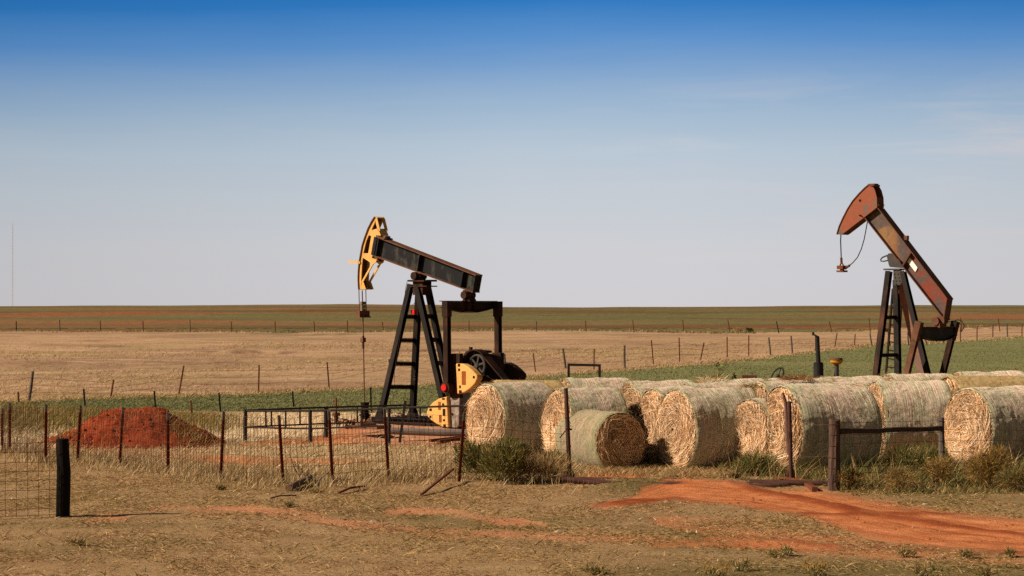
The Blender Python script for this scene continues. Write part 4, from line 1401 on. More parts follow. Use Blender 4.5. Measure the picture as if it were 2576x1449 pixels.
# --- control box and wires
cb = MB()
q_ = fr.L(Z1(985, 1378), -.1)
cb.box(q_, (.12, .1, .12))
cb.build('control_box', M['red'], P1)
cw = MB()
cw.tube([fr.L(Z1(*q), -.28) for q in ((895, 990), (875, 1080), (860, 1250), (845, 1400))], .006, 5)
cw.tube([fr.L(Z1(*q), -.1) for q in ((1025, 1230), (990, 1265), (955, 1300))], .006, 5)
cw.tube([fr.L(Z2(*q), -.5) for q in ((700, 60), (690, 200))] + [fr.L(Z2(600, 760), -.58), fr.L(Z2(604, 905), -.58)], .006, 5)
cw.each('cable', M['railblack'], P1)
# --- tail bearing, equalizer, pitmans
ec = fr.L(Z1(1690, 1245), 0)
EH = .97
tb = MB()
q_ = fr.L(Z1(1680, 1160), 0)
tb.cyl((q_.x, -.18, q_.z), (q_.x, .2, q_.z), .1, n=18)
tb.box((q_.x, 0, q_.z + .06), (.16, .22, .14))
tb.hexa([(ec.x - .14, -.12, ec.z), (ec.x + .14, -.12, ec.z), (ec.x + .14, .16, ec.z), (ec.x - .14, .16, ec.z)], [(ec.x - .06, -.08, q_.z), (ec.x + .06, -.08, q_.z), (ec.x + .06, .12, q_.z), (ec.x - .06, .12, q_.z)])
tb.cyl((q_.x - .12, .02, q_.z - .02), (q_.x + .1, .02, q_.z - .02), .07, n=14)
tb.build('tail_bearing', M['brown'], P1)
eq = MB()
EZ = ec.z
yy = [-EH, -.6, -.25, .25, .6, EH]
dp = [.13, .20, .25, .25, .20, .13]
for i in range(5):
    eq.hexa([(ec.x - .015, yy[i], EZ), (ec.x + .015, yy[i], EZ), (ec.x + .015, yy[i + 1], EZ), (ec.x - .015, yy[i + 1], EZ)],
            [(ec.x - .015, yy[i], EZ - dp[i] * 1.05), (ec.x + .015, yy[i], EZ - dp[i] * 1.05), (ec.x + .015, yy[i + 1], EZ - dp[i + 1] * 1.05), (ec.x - .015, yy[i + 1], EZ - dp[i + 1] * 1.05)])
    eq.hexa([(ec.x - .09, yy[i], EZ - dp[i] * 1.06), (ec.x + .09, yy[i], EZ - dp[i] * 1.06), (ec.x + .09, yy[i + 1], EZ - dp[i + 1] * 1.06), (ec.x - .09, yy[i + 1], EZ - dp[i + 1] * 1.06)],
            [(ec.x - .09, yy[i], EZ - dp[i] * 1.06 - .02), (ec.x + .09, yy[i], EZ - dp[i] * 1.06 - .02), (ec.x + .09, yy[i + 1], EZ - dp[i + 1] * 1.06 - .02), (ec.x - .09, yy[i + 1], EZ - dp[i + 1] * 1.06 - .02)])
eq.box((ec.x, 0, EZ + .012), (.2, 2 * EH + .06, .022))
for yv in (-.12, .14):
    eq.box((ec.x, yv, EZ - .12), (.17, .02, .24))
eq.build('equalizer', M['brown'], P1)
pin = fr.L(Z2(1160, 922), -EH)
top = fr.L(Z2(1152, 60), -EH)
for s_ in (-1, 1):
    pm = MB()
    a_, b_ = Vector((top.x, s_ * EH, EZ - .01)), Vector((pin.x, s_ * EH, pin.z))
    pm.ibar(a_, b_, .15, .14, (1, 0, 0), .028)
    pm.bar(a_ + Vector((0, 0, .02)), a_ - Vector((0, 0, .38)), .19, .17, (1, 0, 0))
    po = pm.build('pitman_arm', M['brown'], P1)
    pj = MB()
    pj.cyl((pin.x, s_ * (EH + .1), pin.z), (pin.x, s_ * (EH - .08), pin.z), .15, n=22)
    pj.build('crank_pin', M['brown'], po)
    pk = MB()
    pk.cyl((pin.x, s_ * (EH + .15), pin.z), (pin.x, s_ * (EH + .1), pin.z), .085, n=16)
    pk.build('pin_cap', M['red'], po)
# --- cranks and weights
YC = -.78
crank_poly = [(1192, 565), (1287, 565), (1278, 1325), (1258, 1345), (1176, 1345), (1162, 1325), (1172, 1000), (1190, 990)]
cp = [fr.xz(Z2(*q), YC - .07) for q in crank_poly]
uppoly = [(1244, 668), (1320, 674), (1372, 700), (1424, 744), (1466, 790), (1475, 820), (1450, 878), (1396, 934), (1336, 974), (1260, 993)]
lowpoly = [(1150, 1018), (1168, 1345), (1110, 1340), (1050, 1312), (990, 1272), (945, 1226), (938, 1180), (955, 1130), (1000, 1080), (1060, 1040)]
YW = YC - .17
ups, los = [fr.xz(Z2(*q), YW) for q in uppoly], [fr.xz(Z2(*q), YW) for q in lowpoly]
rects = {'u': [(1310, 1352, 750, 895)], 'l': [(1062, 1088, 1072, 1158), (1070, 1098, 1210, 1290)]}
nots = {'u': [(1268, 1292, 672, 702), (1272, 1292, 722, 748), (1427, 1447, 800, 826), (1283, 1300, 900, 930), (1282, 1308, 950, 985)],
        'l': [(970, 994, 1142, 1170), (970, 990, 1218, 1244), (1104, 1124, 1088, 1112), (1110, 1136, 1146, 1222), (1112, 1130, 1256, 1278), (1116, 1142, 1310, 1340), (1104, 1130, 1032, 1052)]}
for s_ in (-1, 1):
    ck = MB()
    ya, yb_ = sorted((s_ * (abs(YC) - .07), s_ * (abs(YC) + .07)))
    zc_ = fr.xz(Z2(1180, 1030), YC - .07)[1]
    xl_ = sum(p[0] for p in cp if p[1] < zc_) / 4
    lowp = [p for p in cp if p[1] < zc_]
    hw_ = fr.xz(Z2(1285, 1030), YC - .07)[0]
    hl_ = fr.xz(Z2(1168, 1030), YC - .07)[0]
    ck.prism([cp[0], cp[1], (hw_, zc_), (hl_, zc_), cp[6], cp[7]], ya, yb_)  # upper half dark brown, with the shadow over it put into the colour
    ck.mi = 1
    ck.prism([(hw_, zc_), cp[2], cp[3], cp[4], cp[5], (hl_, zc_)], ya, yb_)
    cko = ck.build('crank', [M['brown'], M['grey_worn']], P1, bev=.015)
    for key, poly in (('u', ups), ('l', los)):
        cwm = MB()
        ya, yb_ = sorted((s_ * (abs(YC) - .05), s_ * (abs(YC) + .17)))
        cwm.prism(poly, ya, yb_)
        cwo = cwm.build('counterweight', M['yellow'] if s_ < 0 else M['brown'], P1, bev=.03)
        if s_ < 0:
            sl = MB()
            for x0, x1, z0, z1 in rects[key]:
                a_, b_ = fr.xz(Z2(x0, z0), YW), fr.xz(Z2(x1, z1), YW)
                sl.box(((a_[0] + b_[0]) / 2, YW - .001, (a_[1] + b_[1]) / 2), (abs(b_[0] - a_[0]), .01, abs(b_[1] - a_[1])))
            sl.each('slot', M['slot'], cwo)
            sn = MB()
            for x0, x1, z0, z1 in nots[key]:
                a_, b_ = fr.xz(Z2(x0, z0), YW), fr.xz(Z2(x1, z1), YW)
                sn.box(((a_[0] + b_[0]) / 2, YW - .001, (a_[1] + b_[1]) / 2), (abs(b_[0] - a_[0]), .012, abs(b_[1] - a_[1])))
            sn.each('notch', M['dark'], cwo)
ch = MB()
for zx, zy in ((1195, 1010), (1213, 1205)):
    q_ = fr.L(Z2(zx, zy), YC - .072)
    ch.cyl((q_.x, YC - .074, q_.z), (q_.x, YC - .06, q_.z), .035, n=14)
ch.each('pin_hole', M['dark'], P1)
# --- gear box, sheave, belt guard, motor, skid
gp = [(1300, 600), (1360, 560), (1450, 570), (1540, 660), (1600, 780), (1660, 1000), (1660, 1290), (1290, 1290), (1290, 700)]
gb = MB()
gb.prism([fr.xz(Z2(*q), -.36) for q in gp], -.36, .2)
gb.build('gear_box', M['dark'], P1, bev=.04)
gl = MB()
gl.prism([fr.xz(Z2(*q), -.3) for q in ((1290, 640), (1350, 545), (1390, 530), (1460, 535), (1460, 560), (1400, 565), (1330, 650))], -.3, .3)
q_ = fr.L(Z2(1405, 520), 0)
gl.cyl((q_.x, 0, q_.z - .05), (q_.x, 0, q_.z + .06), .05, n=12)
gl.build('gear_lid', M['brown'], P1)
shm = MB()
wc = fr.L(Z2(1472, 690), -.55)
RW = .265
shm.ring(wc, (0, 1, 0), RW, .035, 36, 8)
shm.cyl(wc + Vector((0, -.05, 0)), wc + Vector((0, .1, 0)), .06, n=14)
for k in range(6):
    t = k * math.pi / 3 + .3
    shm.bar(wc, wc + Vector((math.cos(t) * RW, 0, math.sin(t) * RW)), .03, .045, (0, 1, 0))
shm.build('sheave', M['greysteel'], P1)
bg = MB()
RB = .40
pts = [wc + Vector((math.cos(t) * RB, 0, math.sin(t) * RB)) for t in np.linspace(R(200), R(35), 14)]
e_ = fr.L(Z2(1830, 900), -.55)
pts += [pts[-1].lerp(e_, k / 4) for k in range(1, 6)]
for i in range(len(pts) - 1):
    bg.bar(pts[i], pts[i + 1], .26, .03, (0, 1, 0))
bgo = bg.build('belt_guard', M['brown'], P1)
mt = MB()
m0 = fr.L(Z2(1540, 690), -.1)
m1 = fr.L(Z2(1672, 712), .32)
mt.cyl(m0, m1, .33, n=24)
mt.box((m0 + m1) / 2 + Vector((0, 0, -.5)), (.4, .7, .7))
mt.build('motor', M['brown'], P1, smooth=False, bev=.02)
sk = MB()
xa = legs['A'][1].x - .35
for yv in (-.6, .6):
    sk.ibar((xa, yv, GZP + .06), (xa + 5.2, yv, GZP + .06), .2, .26, (0, 1, 0), .03)
for xv in (xa + .1, xa + 1.2, xa + 2.4, xa + 3.6, xa + 5.1):
    sk.bar((xv, -.5, GZP + .06), (xv, .5, GZP + .06), .1, .2, (1, 0, 0))
sk.build('skid_base', M['leg'], P1)
# --- bridle, carrier bar, polished rod
br = MB()
cb0 = fr.L(Z1(327, 1400), 0)
hb = fr.L(Z1(320, 1088), 0)
for yv in (-.13, .13):
    br.tube([(hb.x, yv, hb.z + .03), (cb0.x, yv, cb0.z)], .012, 6)
br.each('bridle_cable', M['flange'], P1)
ca = MB()
ca.box(cb0, (.14, .38, .16))
ca.box(cb0 + Vector((0, 0, -.09)), (.2, .42, .03))
ca.build('carrier_bar', M['flange'], P1)
rc = MB()
k0, k1 = fr.L(Z1(316, 1240), 0), fr.L(Z1(316, 1375), 0)
for k in range(3):
    zc = k1.z + (k0.z - k1.z) * (k + .5) / 3
    rc.box((cb0.x, 0, zc), (.1, .12, (k0.z - k1.z) / 3 - .015))
rc.each('rod_clamp', M['grey_worn'], P1)
pr = MB()
b0 = fr.L((917, 1016), 0)
up0 = fr.L(Z1(318, 1100), 0)
pr.tube([up0, (cb0.x, 0, cb0.z), (b0.x, 0, b0.z)], .016, 8)
r0 = fr.L(Z2(270, 440), 0)
pr.cyl((r0.x, 0, r0.z + .16), (r0.x, 0, r0.z - .18), .035, n=10)
pr.box((r0.x, 0, r0.z + .05), (.1, .12, .12))
pr.build('polished_rod', M['flange'], P1)
# chalk marks on the leg, hardly readable scratches
cm = MB()
for i, q in enumerate([((805, 700), (822, 712), (808, 725), (822, 735)), ((800, 750), (825, 755), (812, 740)), ((805, 775), (815, 790), (802, 800), (820, 805)), ((798, 825), (824, 832)), ((800, 835), (820, 845), (808, 850)), ((808, 860), (806, 880), (818, 870), (816, 890))]):
    cm.tube([fr.L(Z2(*t), .38) for t in q], .006, 4)
cm.each('chalk_mark', M['pipe'], P1)

# ================================================================== PUMP JACK, RIGHT
pr_base = at(2262, 900, 60.5)
f2 = Frame(pr_base.x, pr_base.y, 42)
P2 = thing('pump_jack', 'rusty red pump jack with solid head tilted steeply up behind the bales', 'pump jack', (pr_base.x, pr_base.y, 0), 'pump jacks working the field', -f2.b)
w = .17
hp = [(315, 765), (325, 728), (345, 660), (390, 560), (450, 440), (520, 332), (600, 240), (680, 160), (720, 128), (772, 142), (802, 192), (828, 290), (832, 415), (650, 557), (390, 757), (366, 769)]
hz = [f2.xz(Z3(*q), -w) for q in hp]
h2 = MB()
h2.prism(hz, -w, -w + .025)
h2.prism(hz, w - .025, w)
ho = h2.build('horse_head', M['rusthead'], P2)
h3 = MB()
for i in list(range(0, 9)):
    h3.bar((hz[i][0], 0, hz[i][1]), (hz[i + 1][0], 0, hz[i + 1][1]), 2 * w + .05, .02, (0, 1, 0), (0, .0))
for i in (12, 13):
    a_, b_ = Vector((hz[i][0], 0, hz[i][1])), Vector((hz[i + 1][0], 0, hz[i + 1][1]))
    ctr = Vector((-.03, 0, .03))
    h3.bar(a_ + ctr, b_ + ctr, 2 * w - .055, .02, (0, 1, 0))
a_ = Vector((hz[11][0] - .02, 0, hz[11][1]))
b_ = Vector((hz[12][0] - .02, 0, hz[12][1]))
h3.bar(a_, b_, 2 * w - .06, .02, (0, 1, 0))
h3.bar(a_ + Vector((.03, 0, 0)), a_ + Vector((-.12, 0, 0)), 2 * w - .06, .03, (0, 1, 0))
h3.bar(a_.lerp(b_, .75) + Vector((.06, 0, 0)), a_.lerp(b_, .75), 2 * w - .06, .03, (0, 1, 0))
tp_ = f2.L(Z3(790, 135), 0)
h3.box(tp_ + Vector((0, 0, .0)), (.2, .3, .03))
h3.box(tp_ + Vector((-.02, 0, .03)), (.22, .2, .035))
h3.build('wire_track', M['flange'], ho)
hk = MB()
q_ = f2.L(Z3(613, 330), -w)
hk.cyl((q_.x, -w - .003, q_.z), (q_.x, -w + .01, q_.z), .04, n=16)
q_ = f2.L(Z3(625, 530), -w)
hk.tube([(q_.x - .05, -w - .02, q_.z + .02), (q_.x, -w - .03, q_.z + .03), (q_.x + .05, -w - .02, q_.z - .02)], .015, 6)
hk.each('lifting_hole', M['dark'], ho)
# beam
TL, BL, TR, BR = f2.L(Z3(850, 430), -.15), f2.L(Z3(665, 552), -.15), f2.L(Z4(1640, 283), -.15), f2.L(Z4(1598, 548), -.15)
for v_ in (TL, BL, TR, BR):
    v_.y = 0
wb = MB()
wb.hexa([bm(0, .05, -.02), bm(1, .05, -.02), bm(1, .05, .02), bm(0, .05, .02)], [bm(0, .95, -.02), bm(1, .95, -.02), bm(1, .95, .02), bm(0, .95, .02)])
wbo = wb.build('walking_beam', M['rustbeam'], P2)
fl = MB()
for v0, v1 in ((0, .05), (.95, 1.0)):
    fl.hexa([bm(-.005, v0, -.15), bm(1.004, v0, -.15), bm(1.004, v0, .15), bm(-.005, v0, .15)], [bm(-.005, v1, -.15), bm(1.004, v1, -.15), bm(1.004, v1, .15), bm(-.005, v1, .15)])
u = .475
for s_ in (-1, 1):
    fl.hexa([bm(u, .052, s_ * .021), bm(u + .012, .052, s_ * .021), bm(u + .012, .052, s_ * .142), bm(u, .052, s_ * .142)],
            [bm(u, .948, s_ * .021), bm(u + .012, .948, s_ * .021), bm(u + .012, .948, s_ * .142), bm(u, .948, s_ * .142)])
fl.hexa([bm(.99, .052, -.145), bm(.999, .052, -.145), bm(.999, .052, .145), bm(.99, .052, .145)], [bm(.99, .948, -.145), bm(.999, .948, -.145), bm(.999, .948, .145), bm(.99, .948, .145)])
q_ = f2.L(Z3(1210, 810), 0)
fl.box(q_, (.1, .1, .12))
fl.build('flange', M['flange'], wbo)
sg = MB()
sg.prism([f2.xz(Z3(*q), -.05) for q in ((1230, 1040), (1240, 1044), (1348, 1186), (1350, 1198), (1330, 1240), (1320, 1245), (1203, 1092), (1201, 1080))], -.05, -.035)
so = sg.build('name_plate', M['white'], P2)
so['label'] = 'blank white plate on the beam'
# saddle
sd = MB()
sd.prism([f2.xz(Z3(*q), -.12) for q in ((960, 1040), (985, 1008), (1030, 1010), (1130, 1110), (1160, 1190), (1100, 1195), (1000, 1185), (985, 1150))], -.14, .14)
lp = [f2.L(Z3(*q), -.1) for q in ((965, 1035), (900, 1062), (878, 1088), (882, 1108), (920, 1112), (970, 1100))]
sd.tube(lp, .02, 6)
sd.build('saddle_bearing', M['greysteel'], P2)
ph = MB()
pt = f2.L(Z3(1070, 1215), 0)
ph.box(pt, (.52, .4, .04))
q0, q1 = f2.L(Z3(1095, 1225), -.17), f2.L(Z4(1040, 125), -.17)
ph.prism([f2.xz(q, -.17) for q in (Z3(1040, 1222), Z3(1150, 1222), Z4(1085, 122), Z4(985, 122))], -.17, -.155)
pho = ph.build('post_head', M['greysteel'], P2)
bo = MB()
for zx, zy in ((1060, 1275), (1105, 1278), (1068, 1322), (1115, 1325), (1078, 1365), (1125, 1362), (1080, 1405), (1135, 1405)):
    q_ = f2.L(Z3(zx, zy), -.172)
    bo.cyl(q_, q_ + Vector((0, -.015, 0)), .014, n=8)
bo.each('bolt', M['dark'], pho)
LEGS2 = [('A', Z3(985, 1240), Z4(770, 1260), -.16, -.62, .15, M['legrust']), ('B', Z4(1020, 60), Z4(1042, 1230), .16, .5, .15, M['black']),
         ('C', Z3(1165, 1245), Z4(1405, 1215), -.1, -.5, .13, M['leg']), ('D', Z4(1060, 60), Z4(1330, 1215), .16, .3, .16, M['rustplate'])]
legs = {}
for nm, tp, bt, y0, y1, ww, mm in LEGS2:
    a_, b_ = f2.L(tp, y0), f2.L(bt, y1)
    legs[nm] = (a_, b_)
    b2 = a_ + (b_ - a_) * ((a_.z - .1) / (a_.z - b_.z))
    lb = MB()
    if nm == 'D':
        lb.bar(a_, b2, .2, .05, (1, 0, 0))
    else:
        lb.ibar(a_, b2, ww, .14, (1, 0, 0), .022)
    lb.build('leg', mm, P2)
fr_save, fr = fr, f2
for zy, u, v_ in ((520, 'A', 'B'), (980, 'A', 'B')):
    rb = MB()
    rb.ibar(on(u, Z4(0, zy)[1]), on(v_, Z4(0, zy - 8)[1]), .09, .1, (1, 0, 0), .018)
    rb.build('crossbar', M['leg'], P2)
ld = MB()
yl = .75
r0_, r1_ = f2.L(Z4(978, 165), yl), f2.L(Z4(892, 1240), yl)
s0_, s1_ = f2.L(Z4(1090, 200), yl + .1), f2.L(Z4(1030, 1240), yl + .1)
r1_ = r0_ + (r1_ - r0_) * ((r0_.z - .1) / (r0_.z - r1_.z))
s1_ = s0_ + (s1_ - s0_) * ((s0_.z - .1) / (s0_.z - s1_.z))
ld.bar(r0_, r1_, .05, .05)
ld.bar(s0_, s1_, .05, .05)
for k in range(15):
    t = .08 + k * .064
    ld.cyl(r0_.lerp(r1_, t), s0_.lerp(s1_, t), .017, n=8)
ld.build('ladder', M['brown'], P2)
# equalizer
tb = MB()
q_ = f2.L(Z4(1540, 565), 0)
tb.cyl((q_.x, -.2, q_.z), (q_.x, .2, q_.z), .11, n=18)
tb.box((q_.x + .02, 0, q_.z - .1), (.22, .34, .14))
tb.box((q_.x + .12, 0, q_.z + .05), (.2, .2, .2))
tb.build('tail_bearing', M['flange'], P2)
ec = f2.L(Z4(1520, 640), 0)
EZ = ec.z
EH = .86
eq = MB()
yy = [-EH, -.5, -.2, .2, .5, EH]
dp = [.2, .30, .34, .34, .30, .2]
for i in range(5):
    eq.hexa([(ec.x - .015, yy[i], EZ), (ec.x + .015, yy[i], EZ), (ec.x + .015, yy[i + 1], EZ), (ec.x - .015, yy[i + 1], EZ)],
            [(ec.x - .015, yy[i], EZ - dp[i]), (ec.x + .015, yy[i], EZ - dp[i]), (ec.x + .015, yy[i + 1], EZ - dp[i + 1]), (ec.x - .015, yy[i + 1], EZ - dp[i + 1])])
    eq.hexa([(ec.x - .1, yy[i], EZ - dp[i]), (ec.x + .1, yy[i], EZ - dp[i]), (ec.x + .1, yy[i + 1], EZ - dp[i + 1]), (ec.x - .1, yy[i + 1], EZ - dp[i + 1])],
            [(ec.x - .1, yy[i], EZ - dp[i] - .02), (ec.x + .1, yy[i], EZ - dp[i] - .02), (ec.x + .1, yy[i + 1], EZ - dp[i + 1] - .02), (ec.x - .1, yy[i + 1], EZ - dp[i + 1] - .02)])
eq.box((ec.x, 0, EZ + .012), (.22, 2 * EH, .022))
eq.build('equalizer', M['black'], P2)
ptop, pbot = f2.L(Z4(1262, 620), -EH - .05), f2.L(Z4(1110, 1225), -EH - .05)
for s_ in (-1, 1):
    a_, b_ = Vector((ec.x, s_ * (EH + .05), EZ + .1)), Vector((ec.x + (pbot.x - ptop.x), s_ * (EH + .05), pbot.z))
    b2 = a_ + (b_ - a_) * 1.15
    pm = MB()
    pm.ibar(a_, b2, .15, .13, (1, 0, 0), .028)
    pm.bar(a_ + (a_ - b2).normalized() * .06, a_.lerp(b2, .28), .18, .17, (1, 0, 0))
    pm.build('pitman_arm', M['flange'] if s_ < 0 else M['brown'], P2)
    ck = MB()
    c2 = b2 + Vector((1.5, 0, -.05))
    ck.bar(b2 + Vector((-.15, -s_ * .16, 0)), c2 + Vector((1.2, -s_ * .16, 0.05)), .14, .3, (0, 1, 0))
    ck.build('crank', M['redrust'], P2, bev=.02)
    cwm = MB()
    cc = c2 + Vector((.75, 0, .0))
    cwm.prism([(cc.x - .75, cc.z), (cc.x - .45, cc.z + .25), (cc.x, cc.z + .42), (cc.x + .4, cc.z + .34), (cc.x + .6, cc.z)], *sorted((-s_ * .02 + s_ * (EH + .02) - .1, s_ * (EH + .02) + .12)))
    cwm.build('counterweight', M['redrust'], P2, bev=.03)
gb = MB()
gb.box((ec.x + .9, 0, .62), (1.1, .9, 1.0))
gb.build('gear_box', M['dark'], P2, bev=.04)
sk = MB()
for yv in (-.6, .6):
    sk.ibar((-1.6, yv, .13), (3.9, yv, .13), .2, .26, (0, 1, 0), .03)
sk.build('skid_base', M['leg'], P2)
bc = MB()
bc.tube([f2.L(Z3(*q), 0) for q in ((366, 765), (362, 850), (366, 950), (370, 1065))], .016, 6)
bc.tube([f2.L(Z3(*q), 0) for q in ((708, 600), (690, 700), (665, 830), (630, 950), (580, 1060), (520, 1130), (478, 1165))], .014, 6)
bco = bc.each('bridle_cable', M['leg'], P2)[0]
bk = MB()
bk.tube([f2.L(Z3(370, 1065), 0), f2.L(Z3(373, 1125), 0)], .035, 8)
bk.tube([f2.L(Z3(373, 1120), 0), f2.L(Z3(355, 1165), 0)], .02, 6)
bk.tube([f2.L(Z3(373, 1120), 0), f2.L(Z3(398, 1165), 0)], .02, 6)
bk.tube([f2.L(Z3(478, 1165), 0), f2.L(Z3(415, 1205), 0)], .035, 8)
q_ = f2.L(Z3(378, 1190), 0)
bk.box(q_, (.2, .2, .1))
bk.box(f2.L(Z3(380, 1240), 0), (.22, .22, .05))
bk.cyl(f2.L(Z3(375, 1180), 0), f2.L(Z3(385, 1240), 0), .06, n=10)
bk.build('socket', M['rust'], bco)
cq = MB()
cq.tube([f2.L(Z4(*q), .1) for q in ((1632, 562), (1680, 572), (1730, 560), (1770, 545), (1815, 560), (1845, 605), (1840, 650), (1800, 690))], .013, 6)
cq.build('cable', M['leg'], P2)
fr = fr_save

# ================================================================== WELLHEAD AND PEN
wb_ = G(919, 1072)
WZ = gzf(wb_.x, wb_.y)
YWH = fr.M @ fr.L((918, 1040), 0)
Yw = YWH.y
W = thing('wellhead', 'rusty wellhead with stuffing box and side valves below the polished rod', 'wellhead', (YWH.x, Yw, 0))
ws = MB()
xw = YWH.x
zq = lambda py: at(918, py, Yw).z
ws.cyl((xw, Yw, zq(1028)), (xw, Yw, zq(1012)), .10, .12, 14)
ws.cyl((xw, Yw, zq(1052)), (xw, Yw, zq(1028)), .13, .10, 14)
ws.cyl((xw, Yw, -.1), (xw, Yw, zq(1052)), .08, .09, 14)
ws.cyl((xw, Yw, zq(1070)), (xw, Yw, zq(1066)), .14, n=14)
ws.cyl((xw, Yw, zq(1046)), (xw, Yw, zq(1042)), .16, n=14)
ws.build('stuffing_box', M['dark'], W, world=True)
wp = MB()
pA = lambda zx, zy: at(*A2(zx, zy), Yw - .1)
wp.cyl(pA(1100, 348), pA(1520, 350), .045, n=10)
for zx, r_ in ((1195, .085), (1245, .07), (1325, .075), (1420, .07), (1490, .08)):
    q_ = pA(zx, 349)
    wp.cyl(q_ + Vector((-.06, 0, 0)), q_ + Vector((.06, 0, 0)), r_, n=10)
wp.cyl(pA(1195, 349), pA(1195, 318), .06, n=8)
wp.build('flow_line', M['rust'], W, world=True)
wv = MB()
wv.cyl(pA(1095, 330), pA(1110, 352), .03, n=8)
wv.bar(pA(1088, 320), pA(1100, 322), .1, .03)
wv.build('valve_handle', M['rust'], W, world=True)
v0 = at(*A2(1145, 500), Yw - 2.2)
V2 = thing('valve', 'rusty angle valve standing in the dirt left of the wellhead', 'valve', (v0.x, v0.y, 0))
vv_ = MB()
z0 = gzf(v0.x, v0.y)
vv_.cyl((v0.x, v0.y, z0 - .05), (v0.x, v0.y, z0 + .34), .06, n=10)
vv_.cyl((v0.x, v0.y, z0 + .28), (v0.x, v0.y, z0 + .36), .11, n=12)
vv_.cyl((v0.x, v0.y, z0 + .08), (v0.x + .5, v0.y + .05, z0 + .1), .065, n=10)
vv_.cyl((v0.x + .2, v0.y + .02, z0 + .08), (v0.x + .3, v0.y + .02, z0 + .1), .11, n=12)
vv_.build('valve_body', M['rust'], V2, world=True)
vh = MB()
vh.cyl((v0.x, v0.y, z0 + .34), (v0.x, v0.y, z0 + .75), .025, n=8)
vh.build('valve_stem', M['rust'], V2, world=True)

p0 = G(617, 1112)
PEN = thing('pipe_railing', 'black pipe railing pen with two rails around the wellhead', 'railing', (p0.x, p0.y, 0))
Y0p = p0.y


def prail(pts, r, name='rail'):
    b = MB()
    b.tube(pts, r, 8)
    b.build(name, M['railblack'], PEN, world=True)


def yn(px):                 # depth of near side along the picture
    return Y0p + (px - 617) * (-.0028)


def yf(px):
    return Y0p + (px - 617) * .0115


def a2(zx, zy, fn):
    p = A2(zx, zy)
    return at(p[0], p[1], fn(p[0]))


prail([a2(200, 241, yn), a2(880, 241, yn), a2(1400, 226, yn), a2(1640, 214, yn), a2(2520, 186, yn)], .024)
prail([a2(200, 410, yn), a2(880, 424, yn), a2(1400, 404, yn), a2(1700, 392, yn)], .02)
prail([a2(200, 236, yf), a2(1030, 205, yf), a2(1900, 181, yf)], .024)
prail([a2(200, 408, yf), a2(480, 395, yf), a2(1060, 370, yf), a2(1640, 352, yf)], .02)


def ppost(zx, zt, zb, fn, r):
    a_, b_ = a2(zx, zt, fn), a2(zx, zb, fn)
    b_.z = min(b_.z, gzf(b_.x, b_.y) - .05) if zb > 480 else b_.z
    b = MB()
    b.cyl(b_, a_, r, n=10)
    b.build('post', M['railblack'], PEN, world=True)


ppost(210, 243, 560, yn, .045)
ppost(878, 232, 585, yn, .045)
ppost(1145, 236, 380, yn, .026)
ppost(1408, 226, 404, yn, .026)
ppost(1690, 212, 560, yn, .04)
ppost(2010, 200, 310, yn, .022)
ppost(420, 248, 415, yn, .022)
ppost(625, 250, 418, yn, .022)
ppost(1040, 200, 520, yf, .055)
ppost(478, 228, 397, yf, .022)
ppost(772, 218, 384, yf, .022)
ppost(1362, 196, 360, yf, .022)
ppost(1903, 180, 340, yf, .022)


def simple(name, pts, r, m, label, cat, n=8, sq=False, group=None):
    """single mesh thing along points"""
    o = empty(name, pts[0])
    b = MB()
    if sq:
        for i in range(len(pts) - 1):
            b.bar(pts[i], pts[i + 1], r * 2, r * 2)
    else:
        b.tube(pts, r, n)
    k0 = Vector(pts[0])
    b.v = [tuple(Vector(v) - k0) for v in b.v]
    bpy.data.objects.remove(o)
    ob = b.build(name, m)
    ob.location = k0
    return tag(ob, label, cat, group)


def gnd(zf, zx, zy, dz=0.0):
    p = GG(*zf(zx, zy))
    p.z += dz
    return p


# things lying about the yard
simple('steel_stake', [at(*A2(1800, 545), 51.6) + Vector((0, 0, -.05)), at(*A2(1830, 350), 51.6), at(*A2(1860, 135), 51.6)], .03, M['railblack'], 'black steel stake leaning in the yard in front of the pump jack', 'stake', sq=True)
simple('drain_pipe', [at(*A2(q, z_), 54.6) for q, z_ in ((1700, 445), (1850, 452), (2000, 458), (2250, 466), (2530, 466))], .09, M['greypipe'], 'grey pipe lying on the dirt at the foot of the crank', 'pipe', 12)
bd = MB()
q0, q1 = gnd(A2, 1310, 447, .1), gnd(A2, 1640, 452, .1)
bd.bar(q0, q1, .5, .09)
bd.bar(q0 + Vector((.3, .1, .08)), q1 + Vector((-.4, .1, .075)), .4, .05)
k0 = Vector(q0)
bd.v = [tuple(Vector(v) - k0) for v in bd.v]
o = bd.build('board', M['plank'])
o.location = k0
tag(o, 'weathered board over the cellar in front of the wellhead', 'board')
SCG = 'rusty bars dropped on the pad'
for i, (q0, q1, lab) in enumerate((((2110, 570), (2520, 530), 'long rusty bar on pale gravel left of the front bale'), ((2200, 580), (2480, 545), 'shorter rusty bar lying under the long one'))):
    simple('scrap_bar', [gnd(A2, *q0, .05), gnd(A2, *q1, .06)], .035, M['rust'], lab, 'scrap bar', sq=True, group=SCG)
lt = MB()
rr_ = random.Random(3)
q0 = GG(*A2(1790, 322))
for i in range(14):
    a_ = Vector((rr_.uniform(-.25, .25), rr_.uniform(-.1, .1), rr_.uniform(0, .1)))
    lt.add([a_ + Vector((rr_.uniform(-.12, .12), rr_.uniform(-.1, .1), rr_.uniform(-.03, .09))) for _ in range(4)], [(0, 1, 2, 3)])
o = lt.build('plastic_sheet', M['litter'])
o.location = q0 + Vector((0, 0, .03))
tag(o, 'crumpled pale plastic sheet beside the post feet', 'plastic sheet')

